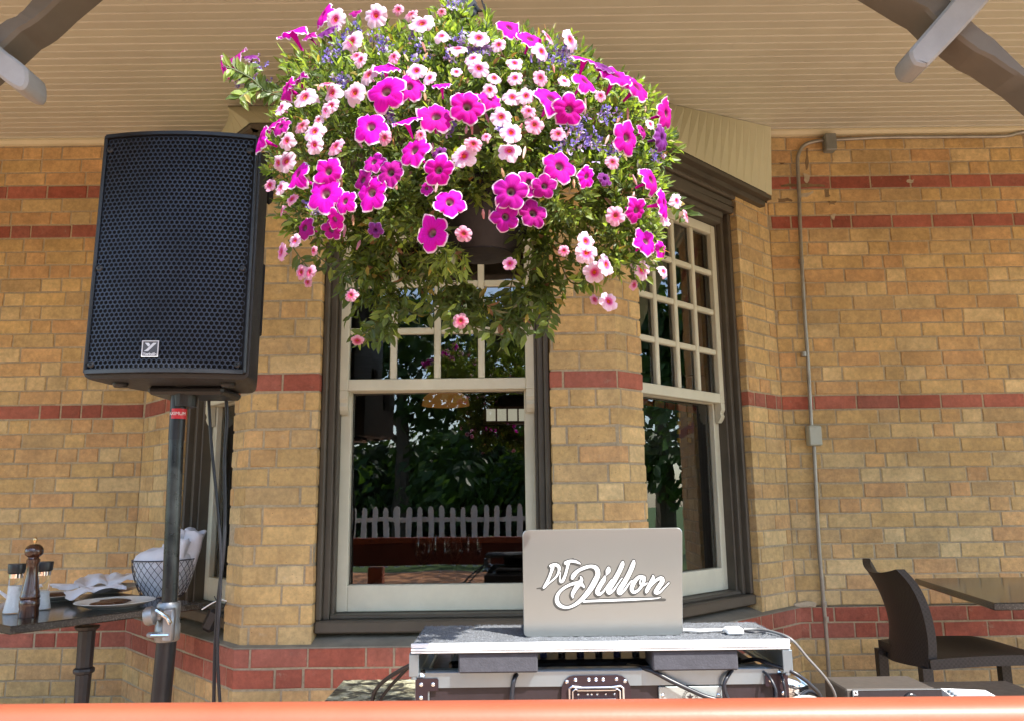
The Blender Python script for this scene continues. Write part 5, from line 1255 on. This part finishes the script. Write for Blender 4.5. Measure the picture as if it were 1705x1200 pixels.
def plate(px, py, r, lab, dz=0.0, food=None):
    p = atz(px, py, .765+dz); p.z = zt4+dz; t = thing('plate', lab, 'plate', p, 'used plates on the left table')
    mb = MB(); mb.lathe([(r*.55, 0), (r*.57, .003), (r*.72, .006), (r*.96, .020), (r, .022), (r*.99, .0235), (r*.94, .022), (r*.72, .0095), (r*.62, .0075), (0, .0075)], p, 48, cap=False); mb.build('dish', M_CHINA, t, smooth=40)
    if food:
        rn = random.Random(food); mb = MB()
        for i in range(9):
            a, q = rn.uniform(0, 6.28), rn.uniform(0, r*.5); s = rn.uniform(.012, .026); c = p+Vector((q*math.cos(a), q*math.sin(a), .014)); Mx = Matrix.Translation(c) @ Matrix.Rotation(rn.uniform(0, 6.28), 4, 'Z') @ Matrix.Diagonal((1.6, 1, .5, 1))
            mb.lathe([(s*.6, 0), (s, s*.3), (s*.9, s*.6), (s*.4, s*.8)], (0, 0, 0), 9, Mx @ Matrix.Scale(1.3, 4))
        fo_ = mb.build('leftovers', M_FOOD, t, smooth=60)
    return p
m = N('napkin_linen'); m.set(m.ramp(m.noise(14, 4), [(.3, (.66, .66, .72)), (.7, (.78, .78, .82))]), .9).bump(m.noise(350, 3), .25, .001); M_NAP = m.m
def napkin(px, py, z, sx_, sy_, ang, seed, lab):
    p = atz(px, py, z); rn = Vector((seed*3.1, seed*1.7, 0)); mb = MB()
    def fn(u, v):
        x, y = (u-.5)*sx_, (v-.5)*sy_; h = .034*noise.noise(Vector((x*14, y*14, seed)))+.022*abs(math.sin((x+y*.4)*38+seed))*(.4+noise.noise(Vector((x*9, y*7, seed+5))))+.016
        if v < .12: h -= (0.12-v)*.10
        ca, sa = math.cos(ang), math.sin(ang); e = 1+.12*noise.noise(Vector((u*3, v*3, seed+9)))
        return (p.x+(x*ca-y*sa)*e, p.y+(x*sa+y*ca)*e, z+h)
    mb.grid(60, 46, fn); o = mb.build('napkin', M_NAP, None, smooth=180)
    sm = o.modifiers.new('thickness', 'SOLIDIFY'); sm.thickness = .0016
    tag(o, lab, 'napkin', 'crumpled napkins on the plates')
plate(192, 1003, .135, 'white plate with brown leftovers at the front of the left table', 0, 3); plate(85, 992, .125, 'white plate with leftovers behind the pepper mill', 0, 8); plate(185, 978, .13, 'white plate with folded napkins on it, behind the other plates', 0)
napkin(158, 988, .780, .20, .15, .5, 1.3, 'crumpled pale napkin draped over the rim of the front plate')
napkin(190, 968, .782, .27, .16, .2, 4.4, 'flat folded pale napkin lying on the rear plate'); napkin(102, 982, .780, .10, .08, .9, 7.7, 'small bunched napkin corner on the plate behind the pepper mill'); napkin(2, 996, .754, .07, .07, .3, 2.2, 'white napkin at the left edge of the picture beside the grinders')
# wire basket of rolled napkins
bk = atz(270, 992, .75); bk = Vector((bk.x, bk.y, zt4))
wb = thing('wire_basket', 'round black wire basket on the left table, full of rolled white napkins', 'wire basket', bk)
M_WIRE = paint('dark_wire', (.022, .020, .035), .4, .1, 20, 0)
def bprof(t): return .078+.042*math.sin(t*math.pi/2), .145*t
mb = MB(); n = 26
for s in (1, -1):
    for k in range(n):
        pts = []
        for i in range(9):
            t = i/8; r_, z = bprof(t); a = 2*math.pi*k/n+s*t*.95; pts.append(bk+Vector((r_*math.cos(a), r_*math.sin(a), z)))
        mb.tube(pts, .0011, 4, cap=False)
for t, rr in ((0, .0015), (1, .0024)):
    r_, z = bprof(t); mb.tube([bk+Vector((r_*math.cos(a*math.pi/20), r_*math.sin(a*math.pi/20), z)) for a in range(41)], rr, 6, cap=False)
mb.build('mesh', M_WIRE, wb)
def roll(base, tip, r0, r1, seed, lab):
    mb = MB(); ax = tip-base; N1 = 14
    def fn(u, v):
        c = base+ax*v; d = ax.normalized(); o = d.orthogonal().normalized(); o2 = d.cross(o); a = u*2*math.pi*1.12
        rr = (r0+(r1-r0)*v)*(1+.16*math.sin(a*3+seed+v*4)+.10*noise.noise(Vector((u*6, v*3, seed))))+(.004 if u > .9 else 0)
        top = .014*noise.noise(Vector((math.cos(a)*1.5, math.sin(a)*1.5, seed)))*(v > .95)
        return c+(o*math.cos(a)+o2*math.sin(a))*rr+d*top
    mb.grid(36, N1, fn); o = mb.build('rolled_napkin', M_NAP, None, smooth=180); s = o.modifiers.new('thickness', 'SOLIDIFY'); s.thickness = .002
    tag(o, lab, 'napkin', 'rolled napkins in the wire basket')
roll(bk+Vector((.015, -.01, .01)), bk+Vector((.045, .0, .262)), .034, .036, 1, 'rolled white napkin standing tallest in the wire basket, next to the pole')
roll(bk+Vector((.05, .02, .02)), bk+Vector((.115, .02, .255)), .032, .040, 2, 'rolled white napkin leaning right out of the wire basket')
roll(bk+Vector((.03, -.04, .02)), bk+Vector((.08, -.03, .225)), .034, .036, 3, 'rolled white napkin at the front right of the wire basket')
roll(bk+Vector((-.02, .03, .02)), bk+Vector((.0, .05, .20)), .032, .030, 4, 'rolled white napkin at the back of the wire basket')
mb = MB()
def fn(u, v):
    a = u*2*math.pi; t = v; r_ = .113*math.sin(min(1, t*1.25)*math.pi/2)**.8 if t < .8 else .113; 
    if t < .62: rr, z = bprof(t/.62); return bk+Vector(((rr-.008)*math.cos(a), (rr-.008)*math.sin(a), .004+z))*1.0+Vector((0, 0, .004*noise.noise(Vector((u*9, v*9, 1)))))+Vector((math.cos(a), math.sin(a), 0))*.006*noise.noise(Vector((math.cos(a)*3, math.sin(a)*3, v*9)))
    q = (1-t)/.38; rr = .112*q; return bk+Vector((rr*math.cos(a), rr*math.sin(a), .148+.045*math.sqrt(max(0, 1-q*q))*(1+.5*noise.noise(Vector((math.cos(a)*q*2, math.sin(a)*q*2, 3))))))
mb.grid(49, 26, fn); o = mb.build('bundled_napkins', M_NAP, None, smooth=180); tag(o, 'heap of pale cloth napkins filling the wire basket behind the pole', 'napkin', 'rolled napkins in the wire basket')
# black object and white wires on the left sill
o = thing('door_stop', 'small black rubber wedge on the left window sill behind the cables', 'wedge', at(350, 1036, 3.0))
mb = MB(); c = at(352, 1032, 3.06); mb.box((c.x, c.y, c.z), (.05, .03, .085), Matrix.Translation(c) @ Matrix.Rotation(R(25), 4, 'Y') @ Matrix.Translation(-c), .012); mb.build('wedge_body', M_BLKS, o)
cab3([at(336, 1014, 3.04), at(352, 1004, 3.04), at(366, 998, 3.05), at(378, 1000, 3.05)], .0026, 'thin white wire lying across the left window sill', M_WPL, grp='wires on the left sill')
cab3([at(357, 992, 3.05), at(362, 1002, 3.03), at(370, 1012, 3.03), at(376, 1003, 3.05), at(378, 990, 3.06)], .0018, 'thin dark wire loop standing up on the left window sill', None, grp='wires on the left sill')

# ================================================================== WICKER CHAIR
m = N('black_wicker'); wv = m.n('TexChecker'); wv.inputs['Scale'].default_value = 120; m.l(m.pos(), wv.inputs['Vector'])
m.set(m.mix(wv.outputs['Fac'], (.007, .006, .006), (.019, .016, .016)), .5).bump(wv.outputs['Fac'], 1.0, .002); M_WICK = m.m
ch = thing('wicker_chair', 'dark woven wicker chair with a curved back standing left of the right table', 'chair', (1.7, 3.1, 0))
YN, YFR = 2.90, 3.28
near = smoothpts([at(x, y, YN) for x, y in ((1545, 1112), (1546, 1080), (1542, 1045), (1531, 1005), (1514, 972), (1492, 947))], 4)
far = smoothpts([at(x, y, YFR) for x, y in ((1476, 1092), (1480, 1060), (1479, 1030), (1470, 998), (1454, 962), (1436, 929))], 4)
mb = MB(); nv = len(near); nu = 14; vs = []
for sgn in (0, 1):
    for i in range(nu):
        u = i/(nu-1)
        for j in range(nv):
            p = near[j].lerp(far[j], u); v = j/(nv-1)
            bowx = -.035*4*u*(1-u); dip = -.030*4*u*(1-u)*v**3
            p = p+Vector((bowx, 0, dip)); p = p+Vector((.030, 0, 0))*(sgn if True else 0); vs.append(p)
fs = []; K = nu*nv
for i in range(nu-1):
    for j in range(nv-1):
        a = i*nv+j; fs.append((a, a+1, a+nv+1, a+nv)); fs.append((K+a, K+a+nv, K+a+nv+1, K+a+1))
for j in range(nv-1):
    fs.append((j, K+j, K+j+1, j+1)); a = (nu-1)*nv+j; fs.append((a, a+1, K+a+1, K+a))
for i in range(nu-1):
    a = i*nv; fs.append((a, a+nv, K+a+nv, K+a)); a = i*nv+nv-1; fs.append((a, K+a, K+a+nv, a+nv))
mb.add(vs, fs); mb.build('backrest', M_WICK, ch, smooth=50)
zs = at(1600, 1096, YN).z; x0 = near[0].x+.005
mb = MB(); nu, nv = 22, 14
def seat(u, v, dz=0):
    x = x0+u*.56; y = YN-.012+v*(YFR-YN+.02); z = zs-.018*math.sin(min(1, u*1.1)*math.pi)*math.sin(v*math.pi)+.012*math.sin(u*3.0)-.075*max(0, u-.66)**1.3*2.2
    return (x, y, z+dz)
vs = [seat(i/(nu-1), j/(nv-1), dz) for dz in (0, -.035) for i in range(nu) for j in range(nv)]; K = nu*nv; fs = []
for i in range(nu-1):
    for j in range(nv-1):
        a = i*nv+j; fs.append((a, a+nv, a+nv+1, a+1)); fs.append((K+a, K+a+1, K+a+nv+1, K+a+nv))
for i in range(nu-1):
    a = i*nv; fs.append((a, K+a, K+a+nv, a+nv)); a = i*nv+nv-1; fs.append((a, a+nv, K+a+nv, K+a))
for j in range(nv-1):
    fs.append((j, j+1, K+j+1, K+j)); a = (nu-1)*nv+j; fs.append((a, K+a, K+a+1, a+1))
mb.add(vs, fs); mb.build('seat', M_WICK, ch, smooth=50)
for x, y in ((x0-.01, YN+.008), (x0+.0, YFR-.01), (x0+.47, YN+.02), (x0+.47, YFR-.03)):
    mb = MB(); h = zs-.03 if x < x0+.1 else zs-.05; mb.prism([(x-.018, y-.018, h), (x+.018, y-.018, h), (x+.018, y+.018, h), (x-.018, y+.018, h)], (0, 0, -h)); mb.build('leg', M_WICK, ch)

# ================================================================== INSIDE THE RESTAURANT
M_LAMP = N('amber_lampshade'); M_LAMP.set((.25, .10, .02), .5); M_LAMP.b.inputs['Emission Color'].default_value = (1, .42, .10, 1); M_LAMP.b.inputs['Emission Strength'].default_value = .03; M_LAMP = M_LAMP.m
lp = thing('pendant_lamp', 'dim amber pendant lamp glowing inside behind the middle window', 'lamp', at(742, 660, 5.2))
c = at(742, 662, 5.2); mb = MB(); mb.lathe([(.16, -.05), (.15, 0), (.05, .08), (.02, .10)], c, 20, cap=False); mb.build('shade', M_LAMP, lp, smooth=50); mb = MB(); mb.tube([c+Vector((0, 0, .1)), Vector((c.x, c.y, 2.9))], .006, 6); mb.build('cord', M_BLKS, lp)
m = N('daylit_panes'); m.set((.6, .58, .5), .5); m.b.inputs['Emission Color'].default_value = (.95, .88, .68, 1); m.b.inputs['Emission Strength'].default_value = .11; M_DAY = m.m
bwn = thing('interior_window', 'small four pane window glowing at the back of the dark restaurant', 'window', at(845, 690, 7.5))
for i in range(4):
    a, b = at(810+i*18, 700, 7.5), at(825+i*18, 680, 7.5); mb = MB(); mb.box(((a.x+b.x)/2, 7.5, (a.z+b.z)/2), (b.x-a.x, .01, b.z-a.z)); mb.build('pane', M_DAY, bwn)
mb = MB(); a, b = at(804, 706, 7.52), at(884, 675, 7.52); mb.box(((a.x+b.x)/2, 7.53, (a.z+b.z)/2), (b.x-a.x, .03, b.z-a.z)); mb.build('frame', M_INTWOOD, bwn)
it = thing('dining_table', 'dark dining table just inside the middle window set with wine glasses', 'table', (-.15, 3.7, 0))
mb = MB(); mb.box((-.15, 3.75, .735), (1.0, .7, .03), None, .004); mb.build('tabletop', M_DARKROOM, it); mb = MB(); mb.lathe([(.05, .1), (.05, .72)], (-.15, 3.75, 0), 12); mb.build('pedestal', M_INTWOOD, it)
m = N('wine_glass'); t = m.n('BsdfTransparent'); g = m.n('BsdfGlossy'); g.inputs[1].default_value = .02; lw = m.n('LayerWeight'); lw.inputs[0].default_value = .45; mx = m.n('MixShader'); m.l(lw.outputs['Facing'], mx.inputs[0]); m.l(t.outputs[0], mx.inputs[1]); m.l(g.outputs[0], mx.inputs[2]); m.l(mx.outputs[0], m.o.inputs[0]); M_WG = m.m
for i, (px, py, lab) in enumerate(((705, 930, 'clear wine glass at the left on the dining table inside'), (733, 905, 'clear wine glass second from the left on the table inside'), (757, 900, 'clear wine glass in the middle of the table inside'), (788, 905, 'clear wine glass at the right on the dining table inside'))):
    y = 3.52+.1*(i % 2); x = at(px, py, y).x
    mb = MB(); mb.lathe([(.034, 0), (.034, .002), (.004, .006), (.0035, .085), (.012, .095), (.034, .12), (.040, .15), (.036, .19), (.031, .215)], (x, y, .7505), 22, cap=False); o = mb.build('wine_glass', M_WG, None, smooth=60)
    tag(o, lab, 'wine glass', 'wine glasses on the dining table inside')
# leaded panel hanging inside the right window
sg = thing('stained_glass_panel', 'leaded glass panel with a red top row hanging inside the right window', 'stained glass', atp(1130, 700, FR-nR*.28, dR))
Ag = FR-nR*.28
def gp(px, py): return atp(px, py, Ag, dR)
def quad(nm, pix, mat, off=0):
    mb = MB(); P = [gp(*q)-Vector((nR.x, nR.y, 0))*off for q in pix]; mb.prism(P, tuple(Vector((nR.x, nR.y, 0))*-.004)); return mb.build(nm, mat, sg)
M_RG = paint('red_glass', (.35, .045, .02), .2, .2, 9, 0); M_DG = paint('dark_smoky_glass', (.035, .035, .032), .12, .3, 6, 0); M_YG = paint('amber_glass', (.42, .26, .04), .2, .2, 9, 0)
quad('field', [(1068, 664), (1162, 680), (1163, 758), (1070, 756)], M_DG, .006)
for i in range(5):
    x = 1072+i*18; quad('red_pane', [(x, 663+i*3), (x+16, 665.5+i*3), (x+16, 676+i*3), (x, 673+i*3)], M_RG)
for x in (1128, 1146):
    for j in range(4): quad('amber_pane', [(x, 686+j*14), (x+5, 686.6+j*14), (x+5, 694+j*14), (x, 693.5+j*14)], M_YG)
M_CURT = paint('brown_curtain', (.085, .032, .014), .8, .25, 6, .2)
cu = MB()
def cf(u, v):
    a = atp(1178, 700, FR-nR*.34, dR); b = atp(1215, 700, FR-nR*.34, dR); p = a.lerp(b, u); p = Vector((p.x, p.y, 0))+Vector((nR.x, nR.y, 0))*.025*math.sin(u*22); p.z = .3+2.1*v; return p
cu.grid(40, 4, cf); o = cu.build('curtain', M_CURT, None, smooth=180); tag(o, 'brown curtain hanging inside at the right edge of the right window', 'curtain')

# old fixings and a broken brick as patches with hole shade in their colour, cement smears, right wall
M_HOLE_SHADE = paint('hole_shade', (.22, .15, .08), .95, .3, 40, .5); M_CEM = paint('cement_smear', (.46, .39, .28), .95, .2, 40, 1.0, bs=90)
def blotch(pix, mat, nm, th=.0045, seed=0):
    rn = random.Random(seed); mb = MB(); P = []
    for i in range(len(pix)):
        a, b = pix[i], pix[(i+1) % len(pix)]
        for k in range(3): t = k/3; P.append((a[0]+(b[0]-a[0])*t+rn.uniform(-1.6, 1.6), a[1]+(b[1]-a[1])*t+rn.uniform(-1.6, 1.6)))
    mb.prism([at(x, y, YW-th) for x, y in P], (0, th-.001, 0)); return mb.build(nm, mat, house)
for i, (pix, mt, nm, th) in enumerate([([(1341, 248), (1345, 247), (1346, 281), (1341, 282)], M_HOLE_SHADE, 'hole_shade_patch', .0042), ([(1297, 268), (1308, 266), (1308, 272), (1298, 273)], M_HOLE_SHADE, 'hole_shade_patch', .0041), ([(1298, 308), (1345, 306), (1374, 309), (1372, 312), (1345, 311), (1302, 313)], M_HOLE_SHADE, 'hole_shade_patch', .0043),
        ([(1296, 331), (1318, 331), (1318, 336), (1296, 336)], M_HOLE_SHADE, 'hole_shade_patch', .0042), ([(1338, 290), (1347, 291), (1348, 303), (1340, 305)], M_CEM, 'cement_patch', .006), ([(1330, 322), (1356, 318), (1346, 328), (1334, 329)], M_CEM, 'cement_patch', .005),
        ([(1371, 316), (1380, 315), (1382, 327), (1373, 330)], M_HOLE_SHADE, 'hole_shade_patch', .0042), ([(1322, 1006), (1345, 1000), (1362, 1004), (1356, 1010), (1330, 1011)], M_CEM, 'cement_patch', .03), ([(1384, 358), (1390, 357), (1390, 366), (1386, 367)], M_CEM, 'cement_patch', .006),
        ([(1380, 205+130), (1392, 336), (1390, 342), (1381, 341)], M_HOLE_SHADE, 'hole_shade_patch', .0042), ([(1510, 300), (1522, 299), (1520, 305), (1511, 305)], M_CEM, 'cement_patch', .0048)]): blotch(pix, mt, nm, th, i)
